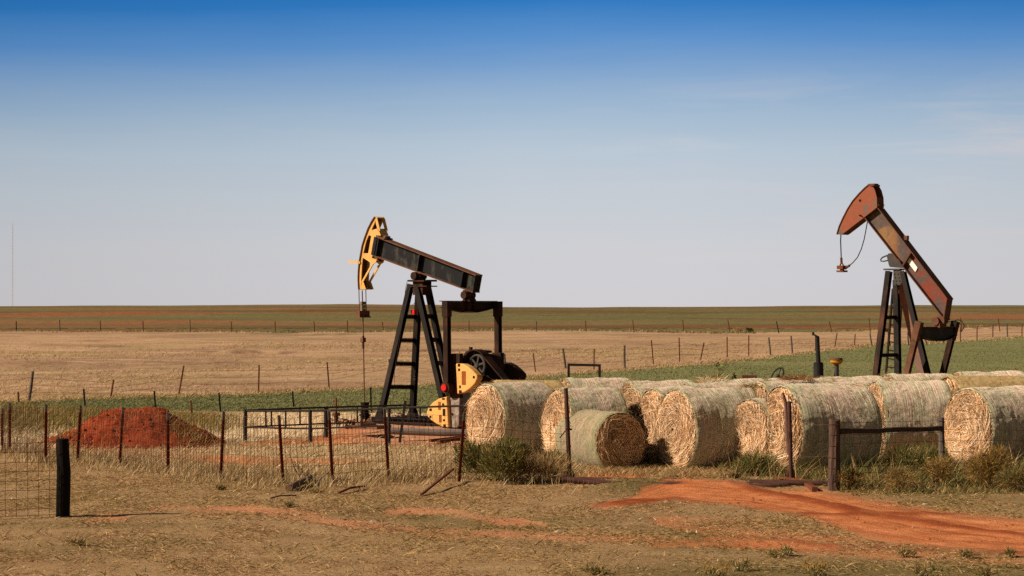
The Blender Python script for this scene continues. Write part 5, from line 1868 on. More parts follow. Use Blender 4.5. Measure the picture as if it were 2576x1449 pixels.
# ================================================================== EARTH MOUND
mc = G(498 * .6 + 60, 1118)
mc = G(335, 1118)
nx, ny = 150, 70
ux, uy = np.linspace(-2.6, 2.4, nx), np.linspace(-1.35, 1.5, ny)
UX, UY = np.meshgrid(ux, uy)
prof = np.interp(UX, [-2.3, -1.95, -1.55, -1.25, -.95, -.6, -.2, .2, .5, .75, 1.1, 1.5, 1.9, 2.25], [0, .16, .30, .40, .64, .80, .84, .88, .88, .80, .58, .38, .17, 0])
across = np.clip(1 - (np.abs(UY + .1 * np.sin(UX * 2)) / 1.25) ** 1.9, 0, None)
hz_ = prof * across ** .85
hz_ = hz_ + (fbm(UX * 2.5 + 50, UY * 2.5 + 50, 111) - .5) * .16 * np.minimum(hz_ * 4, 1) + (fbm(UX * 8, UY * 8, 113, 3) - .5) * .12 * np.minimum(hz_ * 5, 1)
crk = np.exp(-((UY + .62 + .25 * (UX + 1.2)) / .05) ** 2) * sstep(-1.7, -1.5, UX) * sstep(-.2, -.5, UX)
hz_ = hz_ - .1 * crk
hz_ = np.where((prof * across) < .004, -.12, hz_ - .015)
V = np.stack([UX.ravel(), UY.ravel(), hz_.ravel()], 1)
idx = np.arange(nx * ny).reshape(ny, nx)
Q = np.stack([idx[:-1, :-1], idx[:-1, 1:], idx[1:, 1:], idx[1:, :-1]], -1).reshape(-1, 4)
nc_ = 420
ci = RNG.choice(len(V), nc_, p=(lambda w_: w_ / w_.sum())(np.clip(V[:, 2] + .1, 0, .4)))
cs = .012 + .045 * RNG.random(nc_) ** 3
oc = np.array([(1, 0, 0), (0, 1, 0), (-1, 0, 0), (0, -1, 0), (0, 0, .9), (0, 0, -.9)])
CV = V[ci][:, None, :] + oc[None] * cs[:, None, None] * (.6 + .7 * RNG.random((nc_, 6, 1))) + RNG.normal(0, .01, (nc_, 1, 3))
kk = len(V) + np.arange(nc_)[:, None] * 6
CT = np.concatenate([kk + np.array([t]) for t in ((0, 1, 4), (1, 2, 4), (2, 3, 4), (3, 0, 4), (1, 0, 5), (2, 1, 5), (3, 2, 5), (0, 3, 5))], 0)
o = np_mesh('earth_mound', np.concatenate([V, CV.reshape(-1, 3)]), [Q, CT], M['clay'])
o.location = (mc.x, mc.y, 0.0)
tag(o, 'mound of dark red clay behind the woven wire fence', 'mound')
# dry stalks on the mound
x = mc.x + np.concatenate([RNG.normal(1.25, .42, 420), RNG.normal(.15, .5, 120), RNG.normal(-1.6, .3, 120)])
y = mc.y - .5 - .75 * RNG.random(len(x))
n = len(x)
zz = np.interp(x - mc.x, ux, (prof * 1)[0]) * np.clip(1 - (np.abs(y - mc.y) / 1.25) ** 1.9, 0, None) ** .85
v, q, tt, c = blades(x, y, .14 + .32 * RNG.random(n), np.full(n, .011), np.full(n, .45), pick(n, dict(gold=2, tan=2, straw=1, rust=1, olive=.6)), (.1, 0))
v[:, 2] += np.repeat(np.maximum(zz - .05, 0), 5)
o = np_mesh('mound_weeds', v, [q, tt], M['grass'], attrs={'col': c})
tag(o, 'dry yellow weeds growing on the mound slope', 'weeds', kind='stuff')


# ================================================================== FENCES
def tpost(fence, base, top, r=.02, tip=True, m='post_red'):
    b = MB()
    d = (top - base)
    low = base - d.normalized() * .12
    mid = base + d * .87
    b.bar(low, mid if tip else top, r * 2.2, r * .7)
    b.bar(low, mid if tip else top, r * .7, r * 2.4, off=(0, -r))
    for k in range(14):
        p = base + d * (k / 16)
        b.box(p + Vector((0, -r * 2.3, 0)), (r * 1.2, r * .8, .018))
    po = b.build('post', M[m], fence, world=True)
    if tip:
        t = MB()
        t.bar(mid, top, r * 2.2, r * .7)
        t.bar(mid, top, r * .7, r * 2.4, off=(0, -r))
        t.build('post_tip', M['tip'], po, world=True)
    return po


def wire(b, pts, r, jit=0.006):
    out = [Vector(pts[0])]
    for i in range(len(pts) - 1):
        a_, c_ = Vector(pts[i]), Vector(pts[i + 1])
        for k in range(1, 5):
            p = a_.lerp(c_, k / 4)
            if k < 4:
                p = p + Vector((0, random.uniform(-jit, jit), random.uniform(-jit, jit)))
            out.append(p)
    b.tube(out, r, 4, False)


# woven wire fence across the left
wf = []
for bz, tz in ((Z8(12, 632), Z8(16, 198)), (Z8(86, 652), Z8(88, 146)), (Z8(433, 748), Z8(436, 156)), (Z8(738, 722), Z8(772, 168)), (Z8(1147, 757), Z8(1182, 184)),
               (Z8(1612, 835), Z8(1614, 240)), (Z8(2122, 892), Z8(2152, 228)), (A2(590, 998), A2(545, 285)), (A2(1098, 988), A2(1060, 236)), (A2(1676, 932), A2(1631, 212)), (A2(2400, 968), A2(2456, 250))):
    b_ = GG(*bz)
    wf.append((b_, at(tz[0], tz[1], b_.y)))
WF = thing('wire_fence', 'woven wire fence on red steel posts from the left edge to the gate post', 'fence', (wf[0][0].x, wf[0][0].y, 0), 'fences of the field')
for b_, t_p in wf:
    tpost(WF, b_, t_p, .022)
gpb = GG(*Z5(1135, 1232))
gpt = at(*Z5(1088, 270), gpb.y)
ends = [(G(-120, 1128) , None)] + wf + [(gpb, gpb + Vector((0, 0, 1.05)))]
ends[0] = (ends[0][0], ends[0][0] + Vector((0, 0, 1.2)))
wm = MB()
fracs = [.03, .13, .25, .38, .52, .66, .80, .94]
for i in range(len(ends) - 1):
    (b0_, t0_), (b1_, t1_) = ends[i], ends[i + 1]
    for f_ in fracs:
        wire(wm, [b0_.lerp(t0_, f_), b1_.lerp(t1_, f_)], .0038, .012)
    ln = (b1_ - b0_).length
    sp_ = .095 if i < len(ends) - 2 else .19
    nn = max(2, int(ln / sp_))
    for k in range(1, nn):
        t = (k + random.uniform(-.12, .12)) / nn
        tl = random.uniform(-.012, .012) + (.05 if i == len(ends) - 3 else 0)
        lo_, hi_ = b0_.lerp(b1_, t), t0_.lerp(t1_, t)
        hi_ = lo_.lerp(hi_, .94)
        wire(wm, [lo_ + Vector((tl, 0, 0)), hi_ + Vector((-tl, 0, 0))], .0050, .008)
wm.build('wire_mesh', M['wire'], WF, world=True)

# heavy post and welded wire at the left edge
pb_ = GG(*Z8(608, 1246))
pt_ = at(*Z8(603, 494), pb_.y)
NF = thing('wire_fence', 'short square mesh fence ending at a thick black wooden post in the left foreground', 'fence', (pb_.x, pb_.y, 0), 'fences of the field')
b = MB()
hgt = pt_.z - pb_.z
b.tube([pb_ + Vector((0, 0, -.15)), pb_ + Vector((0, 0, .02)), pb_ + Vector((.005, 0, hgt * .3)), pb_ + Vector((.012, 0, hgt * .58)), pb_ + Vector((-.004, 0, hgt * .8)), pb_ + Vector((-.012, 0, hgt - .01)), pb_ + Vector((-.012, 0, hgt))],
       [.107, .106, .108, .106, .101, .098, .09], 20)
b.build('post', M['darkwood'], NF, world=True, smooth=False)
wm = MB()
Yl = pb_.y - .35
for z0_, z1_ in ((545, 530), (630, 620), (733, 712), (820, 803), (910, 892), (1002, 984), (1086, 1074), (1187, 1166), (1246, 1228)):
    s_ = at(*Z8(545, z1_), pb_.y - .05)
    e_ = at(*Z8(0, z0_), Yl)
    wire(wm, [s_, e_, s_.lerp(e_, 1.8)], .0045, .006)
for zx in (477, 370, 265, 155, 48, -60, -168, -275, -380):
    u = (545 - zx) / 545
    wire(wm, [at(*Z8(zx + 4, 1255), pb_.y - .05 - .3 * u), at(*Z8(zx, 532 + 15 * u), pb_.y - .05 - .3 * u)], .0042, .005)
s_ = at(*Z8(560, 530), pb_.y - .12)
wm.tube([s_, s_ + Vector((.01, 0, -.05)), s_ + Vector((.0, 0, -.12)), at(*Z8(545, 650), pb_.y - .1)], .004, 4)
wm.build('wire_mesh', M['wire'], NF, world=True)


# distant and middle fences
def far_fence(label, posts, wires, mw, r_wire):
    """posts: (base px, top px, kind)"""
    b0_ = GG(*posts[0][0])
    fo = thing('field_fence', label, 'fence', (b0_.x, b0_.y, 0), 'fences of the field')
    pts = []
    for bz, tz, kd in posts:
        b_ = GG(*bz)
        t_p = at(tz[0], tz[1], b_.y)
        b = MB()
        if kd == 'w':
            r_ = .045 + .00012 * b_.y
            low = b_ - Vector((0, 0, .2))
            b.tube([low, b_, b_.lerp(t_p, .5) + Vector((random.uniform(-.01, .01), 0, 0)), t_p], [r_, r_, r_ * .97, r_ * .9], 8)
            b.build('post', M['greywood'], fo, world=True)
        else:
            r_ = .018 + .00016 * b_.y
            b.bar(b_ - Vector((0, 0, .2)), t_p, r_ * 1.7, r_ * 1.7)
            b.build('post', M['rust'] if kd == 'r' else M['leg'], fo, world=True)
        pts.append((b_, t_p))
    wmm = MB()
    for f_ in wires:
        wire(wmm, [b_.lerp(t_p, f_) + Vector((0, -.03, 0)) for b_, t_p in pts], r_wire, .01)
    wmm.each('wire', M['wire'], fo, world=True)
    return fo


D_ = lambda f, a, b_, k: (f(*b_), f(*a), k)
mid = [D_(A1, (-330, 930), (-360, 1165), 'r'), D_(A1, (330, 845), (290, 1150), 'w'), D_(A1, (1145, 925), (1103, 1118), 'r'), D_(A1, (1850, 785), (1792, 1070), 'r'), ((650, 985), (652, 918), 'r'), ((829, 976), (823, 911), 'r'),
       D_(Z2, (542, 622), (560, 760), 'r'), ((1120, 968), (1121, 905), 'r'), D_(A3, (303, 425), (315, 650), 'w'), D_(A3, (600, 420), (628, 610), 'r'), D_(A3, (905, 370), (935, 577), 'w'), D_(A3, (1228, 372), (1226, 585), 'r'),
       D_(A3, (1540, 338), (1542, 570), 'w'), D_(A3, (1817, 285), (1842, 530), 'r'), D_(A3, (2103, 258), (2110, 505), 'r'), D_(A3, (2360, 308), (2318, 488), 'r'), D_(A4, (537, 380), (538, 590), 'r'), D_(A4, (760, 363), (760, 578), 'r'),
       D_(A4, (965, 385), (985, 570), 'w'), D_(A4, (1195, 370), (1210, 557), 'w'), D_(A4, (1448, 380), (1448, 530), 'r'), D_(A4, (1670, 340), (1642, 490), 'r'), D_(A4, (1857, 350), (1847, 468), 'r'), D_(A4, (2008, 343), (2028, 475), 'w'),
       D_(A4, (2195, 330), (2215, 470), 'w'), D_(A4, (2397, 328), (2408, 468), 'w'), D_(Z4, (1370, 770), (1390, 850), 'w'), D_(Z4, (1585, 765), (1597, 830), 'w'), D_(Z4, (1800, 640), (1803, 810), 'r'), D_(Z4, (2005, 620), (2003, 795), 'r'),
       D_(Z4, (2198, 600), (2195, 768), 'r'), D_(Z4, (2368, 590), (2375, 758), 'w'), D_(Z4, (2553, 600), (2550, 745), 'r')]
far_fence('long fence of mixed wood and rusty posts crossing the pale field diagonally', mid, (.3, .55, .8), 0, .006)
fa = [D_(A1, (163, 340), (165, 440), 'd'), D_(A1, (598, 323), (603, 445), 'w'), D_(A1, (1008, 335), (1016, 445), 'r'), D_(A1, (1438, 335), (1444, 447), 'r'), D_(A1, (1910, 322), (1914, 450), 'w'), D_(A1, (2328, 343), (2333, 452), 'r'),
      ((693, 836), (692, 808), 'r'), ((792, 836), (790, 808), 'r'), ((875, 836), (874, 808), 'r'), D_(Z2, (103, 215), (107, 338), 'r'), D_(Z2, (472, 228), (485, 315), 'r'), D_(Z2, (647, 220), (648, 320), 'd'), ((1180, 834), (1180, 806), 'r'),
      D_(A3, (630, 87), (635, 195), 'w'), D_(A3, (1137, 83), (1148, 200), 'r'), D_(A3, (1625, 80), (1640, 207), 'r'), D_(A3, (2140, 75), (2153, 190), 'r'), D_(A4, (543, 200), (570, 330), 'r'), D_(A4, (1045, 220), (1073, 338), 'd'),
      D_(A4, (1590, 222), (1620, 335), 'r'), ((2190, 836), (2186, 800), 'r'), ((2420, 836), (2416, 800), 'r'), D_(Z4, (2263, 530), (2285, 690), 'r')]
far_fence('farthest fence of thin posts where the pale field meets the terraced crop', fa, (.6,), 0, .008)
ne = [D_(A1, (182, 1050), (195, 1165), 'r'), D_(A1, (842, 1018), (865, 1220), 'd'), D_(A1, (1553, 1040), (1570, 1228), 'd'), D_(A1, (1922, 1135), (1938, 1300), 'r'), D_(A1, (2203, 1060), (2225, 1252), 'd'), D_(A2, (697, 40), (712, 210), 'd'),
      D_(Z2, (348, 920), (360, 1190), 'd')]
far_fence('short fence of dark leaning posts behind the earth mound', ne, (.4, .75), 0, .0045)

# ------------------------------------------------------------------ gate posts and cattle guard
gp1 = thing('gate_post', 'tall brown pipe post with chain latch left of the gateway', 'gate post', gpb, 'pipe posts of the gateway')
b = MB()
b.cyl(gpb + Vector((0, 0, -.1)), gpt, .042, .04, 16)
for f_ in (.36, .55, .67):
    p = gpb.lerp(gpt, f_)
    b.ring(p, (0, 0, 1), .045, .006, 16, 5)
    b.ring(p + Vector((0, 0, .014)), (0, .1, 1), .045, .006, 16, 5)
b.build('post_tube', M['pipe'], gp1, world=True)
b = MB()
for s_ in (-1, 1):
    b.hexa([gpb + Vector((s_ * .04, -.015, -.04)), gpb + Vector((s_ * .04, .015, -.04)), gpb + Vector((s_ * .04, .015, .22)), gpb + Vector((s_ * .04, -.015, .22))],
           [gpb + Vector((s_ * .2, -.015, -.04)), gpb + Vector((s_ * .2, .015, -.04)), gpb + Vector((s_ * .09, .015, .05)), gpb + Vector((s_ * .09, -.015, .05))])
b.each('gusset', M['pipe'], gp1, world=True)
b = MB()
for k in range(5):
    p = at(*Z5(1128, 622 + k * 16), gpb.y - .05)
    b.ring(p, (0 if k % 2 else 1, 1 if k % 2 else 0, 0), .018, .005, 10, 5)
b.bar(at(*Z5(1110, 702), gpb.y - .06), at(*Z5(1155, 706), gpb.y - .06), .03, .03)
b.bar(at(*Z5(1085, 718), gpb.y - .06), at(*Z5(1025, 795), gpb.y - .12), .015, .015)
b.build('latch_chain', M['leg'], gp1, world=True)

g2b = GG(*Z6(1752, 1235))
g2t = at(*Z6(1730, 410), g2b.y)
gp2 = thing('gate_post', 'broken brown pipe post with a bent pale top pipe right of the gateway', 'gate post', g2b, 'pipe posts of the gateway')
b = MB()
b.cyl(g2b + Vector((0, 0, -.1)), g2t, .042, .04, 16)
b.build('post_tube', M['pipe'], gp2, world=True)
b = MB()
Yb = g2b.y + .07
b.tube([at(*Z6(1662, 318), Yb), at(*Z6(1690, 420), Yb), at(*Z6(1700, 520), Yb), at(*Z6(1708, 700), Yb), at(*Z6(1722, 960), Yb)], [.022, .033, .033, .036, .034], 12)
b.build('bent_pipe', M['bentpipe'], gp2, world=True)
b = MB()
for s_ in (-1, 1):
    b.hexa([g2b + Vector((s_ * .04, -.015, -.04)), g2b + Vector((s_ * .04, .015, -.04)), g2b + Vector((s_ * .04, .015, .2)), g2b + Vector((s_ * .04, -.015, .2))],
           [g2b + Vector((s_ * .12, -.015, -.04)), g2b + Vector((s_ * .12, .015, -.04)), g2b + Vector((s_ * .06, .015, .16)), g2b + Vector((s_ * .06, -.015, .16))])
b.each('gusset', M['rust'], gp2, world=True)
b = MB()
for k, q in enumerate((((1690, 330), (1740, 360), (1800, 560), (1790, 800), (1740, 960)), ((1760, 400), (1775, 560), (1740, 700), (1690, 830)), ((1790, 410), (1800, 600), (1770, 850)), ((1810, 450), (1790, 640), (1815, 760)), ((1680, 500), (1630, 640), (1700, 760)))):
    wire(b, [at(*Z6(*t), Yb - .1) for t in q], .005, .015)
b.each('loose_wire', M['wire'], gp2, world=True)

cgc = G(1750, 1224)
CG = thing('cattle_guard', 'cattle guard of rusty parallel pipes half buried across the gateway', 'cattle guard', (cgc.x, cgc.y, 0))
for i in range(7):
    l_ = G(1416 + i * 13.0, 1220 + i * 1.9)
    b = MB()
    x1 = G(2084 - (0 if i < 2 else 60 + 22 * i), 1219 + i * 1.9).x
    b.cyl((l_.x, l_.y, .10), (l_.x + .7, l_.y, .09), .05, n=14)
    b.cyl((l_.x + .7, l_.y, .09), (x1, l_.y + .02, .03), .05, n=14)
    b.mi = 1
    b.cyl((l_.x - .004, l_.y, .10), (l_.x + .02, l_.y, .10), .036, n=14)
    b.mi = 0
    b.ring((l_.x, l_.y, .10), (1, 0, 0), .043, .009, 14, 5)
    b.build('pipe', [M['pipe'], M['dark']], CG, world=True)
b = MB()
for x_ in (G(1470, 1222).x, G(2030, 1222).x):
    b.bar((x_, G(0, 1219).y, .0), (x_, G(0, 1234).y, .0), .1, .12)
b.bar(gnd(Z6, 1560, 1225, .05), gnd(Z6, 2035, 1288, .05), .03, .03)
b.bar(gnd(Z6, 1580, 1232, .04), gnd(Z6, 1960, 1280, .04), .02, .03)
b.each('frame_bar', M['rust'], CG, world=True)

# ------------------------------------------------------------------ wooden H brace and barbed wire at the right
w1b, w2b = GG(*Z7(355, 1340)), GG(*Z7(1497, 1240))
HB_ = thing('wire_fence', 'barbed wire fence with a wooden rail brace at the right of the gateway', 'fence', (w1b.x, w1b.y, 0), 'fences of the field')
w1t = at(*Z7(365, 602), w1b.y)
w2t = at(*Z7(1488, 575), w2b.y)


def wood_post(b_, t_p, r_, mat):
    b = MB()
    n_, k_ = 22, 9
    vs, fs = [], []
    low = b_ - Vector((0, 0, .15))
    for i in range(k_ + 1):
        c_ = low.lerp(t_p, i / k_)
        for j in range(n_):
            a_ = 2 * math.pi * j / n_
            rr = r_ * (1 + .05 * math.sin(a_ * 5 + i * .3) + .05 * random.uniform(-1, 1)) * (1.04 - .08 * i / k_)
            vs.append(c_ + Vector((math.cos(a_) * rr, math.sin(a_) * rr, (.02 * math.sin(a_ * 2 + 1) if i == k_ else 0))))
    for i in range(k_):
        for j in range(n_):
            fs.append((i * n_ + j, i * n_ + (j + 1) % n_, (i + 1) * n_ + (j + 1) % n_, (i + 1) * n_ + j))
    fs.append(tuple(range(k_ * n_, (k_ + 1) * n_)))
    b.add(vs, fs)
    return b.build('post', mat, HB_, world=True)


wood_post(w1b, w1t, .1, M['oldwood'])
wood_post(w2b, w2t, .056, M['greywood'])
b = MB()
ra, rb_ = at(*Z7(415, 728), w1b.y - .02), at(*Z7(1490, 694), w2b.y - .06)
rp = [ra.lerp(rb_, k / 8) + Vector((0, 0, .008 * math.sin(k * 1.7))) for k in range(9)]
b.tube(rp, [.05, .049, .047, .048, .046, .045, .046, .045, .046], 14)
b.build('rail', M['railwood'], HB_, world=True)
b = MB()
wr = lambda pts, Y0_, Y1_: wire(b, [at(*Z7(zx, zy), Y0_ + (Y1_ - Y0_) * k / max(1, len(pts) - 1)) for k, (zx, zy) in enumerate(pts)], .0042, .006)
for q in (((1500, 603), (2361, 576), (2900, 560)), ((1500, 706), (2361, 716), (2900, 722)), ((1500, 822), (2361, 823), (2900, 825)), ((1500, 937), (2361, 957), (2900, 965)), ((1500, 1062), (2361, 1085), (2900, 1095))):
    wr(q, w2b.y - .06, w2b.y + .5)
for q in (((428, 637), (1480, 612)), ((428, 765), (1480, 735)), ((420, 862), (1480, 830)), ((420, 1103), (1490, 1065)), ((410, 1170), (1490, 1130))):
    wr(q, w1b.y - .1, w2b.y - .06)
for q in (((0, 660), (300, 652)), ((0, 1000), (295, 985)), ((0, 1190), (295, 1225))):
    wr(q, g2b.y, w1b.y - .08)
for f_ in (.93, .78, .62, .45, .3, .12):
    p = w1b.lerp(w1t, f_)
    b.ring(p, (.05, .08, 1), .104, .005, 20, 5)
    p = w2b.lerp(w2t, f_)
    b.ring(p, (.05, .08, 1), .06, .005, 16, 5)
b.each('wire', M['wire'], HB_, world=True)

# ------------------------------------------------------------------ bits on the ground
lg0, lg1 = gnd(A2, 655, 1075, .06), gnd(A2, 885, 985, .1)
lg0.y -= .0
b = MB()
b.tube([lg0, lg0.lerp(lg1, .3) + Vector((0, 0, .01)), lg0.lerp(lg1, .7), lg1], [.062, .06, .058, .05], 14)
k0 = Vector(lg0)
b.v = [tuple(Vector(v) - k0) for v in b.v]
o = b.build('log', M['log'])
o.location = k0
tag(o, 'bleached split log lying at the foot of the woven wire fence', 'log')
simple('angle_iron', [gnd(A2, 2020, 1122, .03), at(*A2(2352, 838), GG(*A2(2300, 965)).y)], .018, M['rust'], 'rusty angle iron leaning against the woven fence left of the juniper', 'angle iron', sq=True)
simple('steel_strip', [gnd(A2, 1172, 1103, .03), gnd(A2, 1290, 1075, .07), gnd(A2, 1435, 1045, .05)], .016, M['rust'], 'thin rusty strip lying in the grass between the log and the angle iron', 'steel strip', sq=True)
TW = 'fallen twigs by the fence'
for i, (q, lab) in enumerate(((((680, 750), (720, 840), (800, 975)), 'long bare twig leaning over the log'), (((840, 870), (890, 940), (950, 970), (1070, 870)), 'curved twig right of the log'), (((1100, 1020), (1155, 985), (1160, 940)), 'short forked twig near a red fence post'),
                              (((470, 1160), (560, 1140), (735, 1135)), 'flat dark stick on the grass below the log'))):
    simple('twig', [gnd(A2, *q[0], .03)] + [at(*A2(*t), GG(*A2(q[0][0], max(q[0][1], 1000))).y) if q[0][1] < 1000 else gnd(A2, *t, .04) for t in q[1:]], .012, M['pipe'], lab, 'twig', 5, group=TW)
PB = 'pale scraps lying on the grass'
for (px_, py_, s_, lab) in ((1505, 1248 - .0, .0, None), (942, 1312, .08, 'pale flat scrap on red earth in the middle foreground'), (1408, 1338, .09, 'bleached bone like scrap beside the second dirt track'), (533, 1365, .06, 'pale stone far down the foreground at the left'),
                            (304, 1233, .05, 'small pale chip just right of the thick black post'), (2330, 1269, .08, 'pale scrap at the far side of the dirt road')):
    if not lab:
        continue
    p = GG(px_, py_)
    b = MB()
    r_ = random.Random(px_)
    n_ = 9
    vs = [Vector((math.cos(2 * math.pi * j / n_) * s_ * r_.uniform(.7, 1.2), math.sin(2 * math.pi * j / n_) * s_ * .55 * r_.uniform(.6, 1.2), 0)) for j in range(n_)]
    up_ = [v * .7 + Vector((0, 0, s_ * r_.uniform(.15, .3))) for v in vs]
    b.add(vs + up_, [(j, (j + 1) % n_, n_ + (j + 1) % n_, n_ + j) for j in range(n_)] + [tuple(range(n_, 2 * n_))])
    o = b.build('scrap', M['litter'])
    o.location = p
    tag(o, lab, 'scrap', PB)


# ------------------------------------------------------------------ plants
def plant(name, loc, label, cat, h, wd, n, spec, ln, wl, stems, group=None, shape='dome', up=.6, mat='leafy', stem_m='stem', seed=1, droop=.1):
    rng = np.random.default_rng(seed)
    t = thing(name, label, cat, loc, group)
    # several lobes so that the outline is uneven
    nl = 9
    la = rng.random(nl) * 2 * np.pi
    lr = np.sqrt(rng.random(nl)) * wd * .36
    lz = h * (.3 + .45 * rng.random(nl) * (1 - lr / wd))
    lc = np.stack([lr * np.cos(la), lr * np.sin(la), lz], 1)
    ls = wd * (.13 + .16 * rng.random(nl))
    k = rng.choice(nl, n, p=ls ** 2 / (ls ** 2).sum())
    d = rng.normal(0, 1, (n, 3))
    d /= np.linalg.norm(d, axis=1, keepdims=True)
    P = lc[k] + d * (ls[k] * rng.random(n) ** .45)[:, None] * np.array([1, 1, h / wd * 1.1])
    P[:, 2] = np.clip(P[:, 2], .02, h)
    D = d + np.array([0, 0, up]) + rng.normal(0, .35, (n, 3))
    N = rng.normal(0, 1, (n, 3))
    l_ = ln[0] + (ln[1] - ln[0]) * rng.random(n)
    v, q, tt, c = strands(P, D, N, l_, np.full(n, wl), rng.normal(0, .02, (n, 3)) - np.array([0, 0, droop]) * l_[:, None], pick(n, spec, .3, rng))
    np_mesh('foliage', v, [q, tt], M[mat], t, attrs={'col': c})
    b = MB()
    for i in range(stems):
        e = lc[i % nl]
        b.tube([(rng.normal(0, .02), rng.normal(0, .02), -.05), (e[0] * .4, e[1] * .4, e[2] * .5), tuple(e + np.array([0, 0, ls[i % nl] * .6]))], [.01, .007, .003], 5)
    b.build('stem', M[stem_m], t)
    return t


def pl_at(px, py):
    p = GG(px, py)
    return (p.x, p.y, p.z - .01)


plant('juniper_bush', pl_at(1238, 1212), 'dark green juniper bush at the fence in front of the leftmost bale', 'bush', 1.02, 1.5, 6500, dict(dkgreen=1.6, green=3, olive=3, gold=.8, tan=.5), (.06, .17), .014, 14, seed=5, up=1.2)
plant('broom_weed', pl_at(2132, 1232), 'yellow brown broom weed at the foot of the thick wooden post', 'weed', .42, .55, 1500, dict(gold=2, olive=2, brown=1.5, tan=1), (.05, .12), .008, 8, 'broom weeds along the right fence', seed=11)
plant('broom_weed', pl_at(2258, 1238), 'low broom weed halfway between the two wooden posts', 'weed', .45, .6, 1700, dict(gold=1.4, olive=2, brown=2, tan=1), (.05, .12), .008, 8, 'broom weeds along the right fence', seed=12)
plant('broom_weed', pl_at(2352, 1222), 'golden broom weed hiding the foot of the thin wooden post', 'weed', .6, .6, 2000, dict(gold=3, olive=1.5, brown=1.5, tan=1), (.05, .14), .008, 8, 'broom weeds along the right fence', seed=13)
plant('broom_weed', pl_at(2484, 1228), 'tallest golden broom weed below the right edge bale', 'weed', .85, .85, 3400, dict(gold=3, olive=2.2, brown=2, rust=.5), (.06, .16), .009, 10, 'broom weeds along the right fence', seed=14)
plant('broom_weed', pl_at(2560, 1236), 'brown broom weed cut by the right edge of the view', 'weed', .5, .7, 2000, dict(olive=2, brown=2, green=1), (.06, .16), .009, 10, 'broom weeds along the right fence', seed=15)
plant('dry_bush', pl_at(1345, 1214), 'tangle of dry grey stalks between the juniper and the gate post', 'bush', .55, 1.1, 1500, dict(tan=3, straw=2.4, brown=2, olive=1.2), (.14, .42), .009, 8, seed=16, up=.9)
plant('weed', pl_at(1400, 1176), 'bright green weed behind the gate post at the foot of the bale', 'weed', .4, .5, 480, dict(green=3, olive=2), (.06, .14), .022, 6, 'leafy weeds around the gateway', seed=17)
plant('weed', pl_at(1900, 1196), 'green weed clump left of the broken gate post', 'weed', .42, .75, 1300, dict(green=3, olive=2, straw=1), (.1, .24), .013, 6, 'leafy weeds around the gateway', seed=18, up=.9)
plant('weed', pl_at(2315, 1190), 'tall green weeds behind the wooden rail', 'weed', .62, 1.0, 1500, dict(green=2.4, olive=2.4, straw=.8), (.1, .24), .014, 8, 'leafy weeds around the gateway', seed=19, up=.9)
plant('weed', pl_at(1850, 1207), 'small dark weed on the bare patch inside the gateway', 'weed', .16, .24, 220, dict(dkgreen=2, olive=2, brown=1), (.04, .08), .014, 4, 'leafy weeds around the gateway', seed=20)
for i, (px_, py_, h_, w_, lab) in enumerate(((1225 * .0 + 1498, 1446, .16, .28, 'dark weed at the bottom edge below the middle of the view'), (1862, 1436, .2, .3, 'grey green weed at the bottom centre right'), (1950, 1402, .14, .3, 'low weed below the dirt track at the right'),
                                            (1985, 1398, .2, .2, 'tall thin weed beside the low weed below the track'), (2275, 1398, .14, .2, 'weed on the near edge of the road'), (2430, 1402, .14, .18, 'weed under the right part of the road'),
                                            (2545, 1400, .15, .15, 'weed on the road edge near the right border'), (2055, 1452, .24, .34, 'orange flowered weed in the bottom right'), (1800, 1452, .18, .3, 'orange flowered weed left of the others'),
                                            (2330, 1452, .2, .34, 'dark weed at the bottom near the right corner'), (2480, 1455, .2, .3, 'last dark weed before the right bottom corner'), (195, 1372, .13, .2, 'small green weed low at the left'),
                                            (725, 1275, .1, .12, 'small dark weed on the bare streak left of centre'), (555, 1232, .1, .14, 'small weed in the grass below the woven fence'), (792, 1240, .09, .16, 'green tuft below the log'), (1190, 1190, .24, .2, 'weed in the yard left of the juniper'))):
    fl_ = 'orange' in lab
    t = plant('weed', pl_at(px_, py_), lab, 'weed', h_ * .8, w_ * 1.25, 200, dict(green=.8, olive=3, tan=2, straw=.6), (.03, .08), .011, 5, 'small weeds in the foreground', seed=30 + i, up=.7, stem_m='greenstem')
    if fl_:
        b = MB()
        r_ = random.Random(i)
        for k in range(16):
            p = Vector((r_.uniform(-.5, .5) * w_, r_.uniform(-.5, .5) * w_, h_ * r_.uniform(.5, 1.0)))
            b.cyl(p, p + Vector((0, 0, .012)), .012, .016, 6)
        b.each('flower', M['capyellow'], t)


def stalk(px, py, Y, h, label, seed, group, leaves=18, spec=None):
    """one tall leafy weed standing on the ground at depth Y"""
    rng = np.random.default_rng(seed)
    p = at(px, py, Y)
    base = Vector((p.x, p.y, gzf(p.x, p.y)))
    t = thing('tall_weed', label, 'weed', base, group)
    b = MB()
    pts = [(0, 0, -.05), (.02, 0, h * .4), (-.02 + .05 * rng.random(), 0, h * .75), (.04 * rng.normal(), 0, h)]
    b.tube(pts, [.012, .01, .007, .003], 5)
    n = leaves
    P, D, N = [], [], []
    for i in range(n):
        f = .35 + .65 * rng.random()
        P.append((.02 * rng.normal(), .02 * rng.normal(), h * f))
        a_ = rng.random() * 6.28
        D.append((math.cos(a_), math.sin(a_), .5 * rng.normal()))
        N.append(rng.normal(0, 1, 3))
    b.build('stem', M['greenstem'], t)
    v, q, tt, c = strands(np.array(P), np.array(D), np.array(N), .1 + .12 * rng.random(n), np.full(n, .075), rng.normal(0, .02, (n, 3)) - np.array([0, 0, .03]), pick(n, spec or dict(green=2, dkgreen=2, olive=1), .25, rng))
    np_mesh('foliage', v, [q, tt], M['leafy'], t, attrs={'col': c})


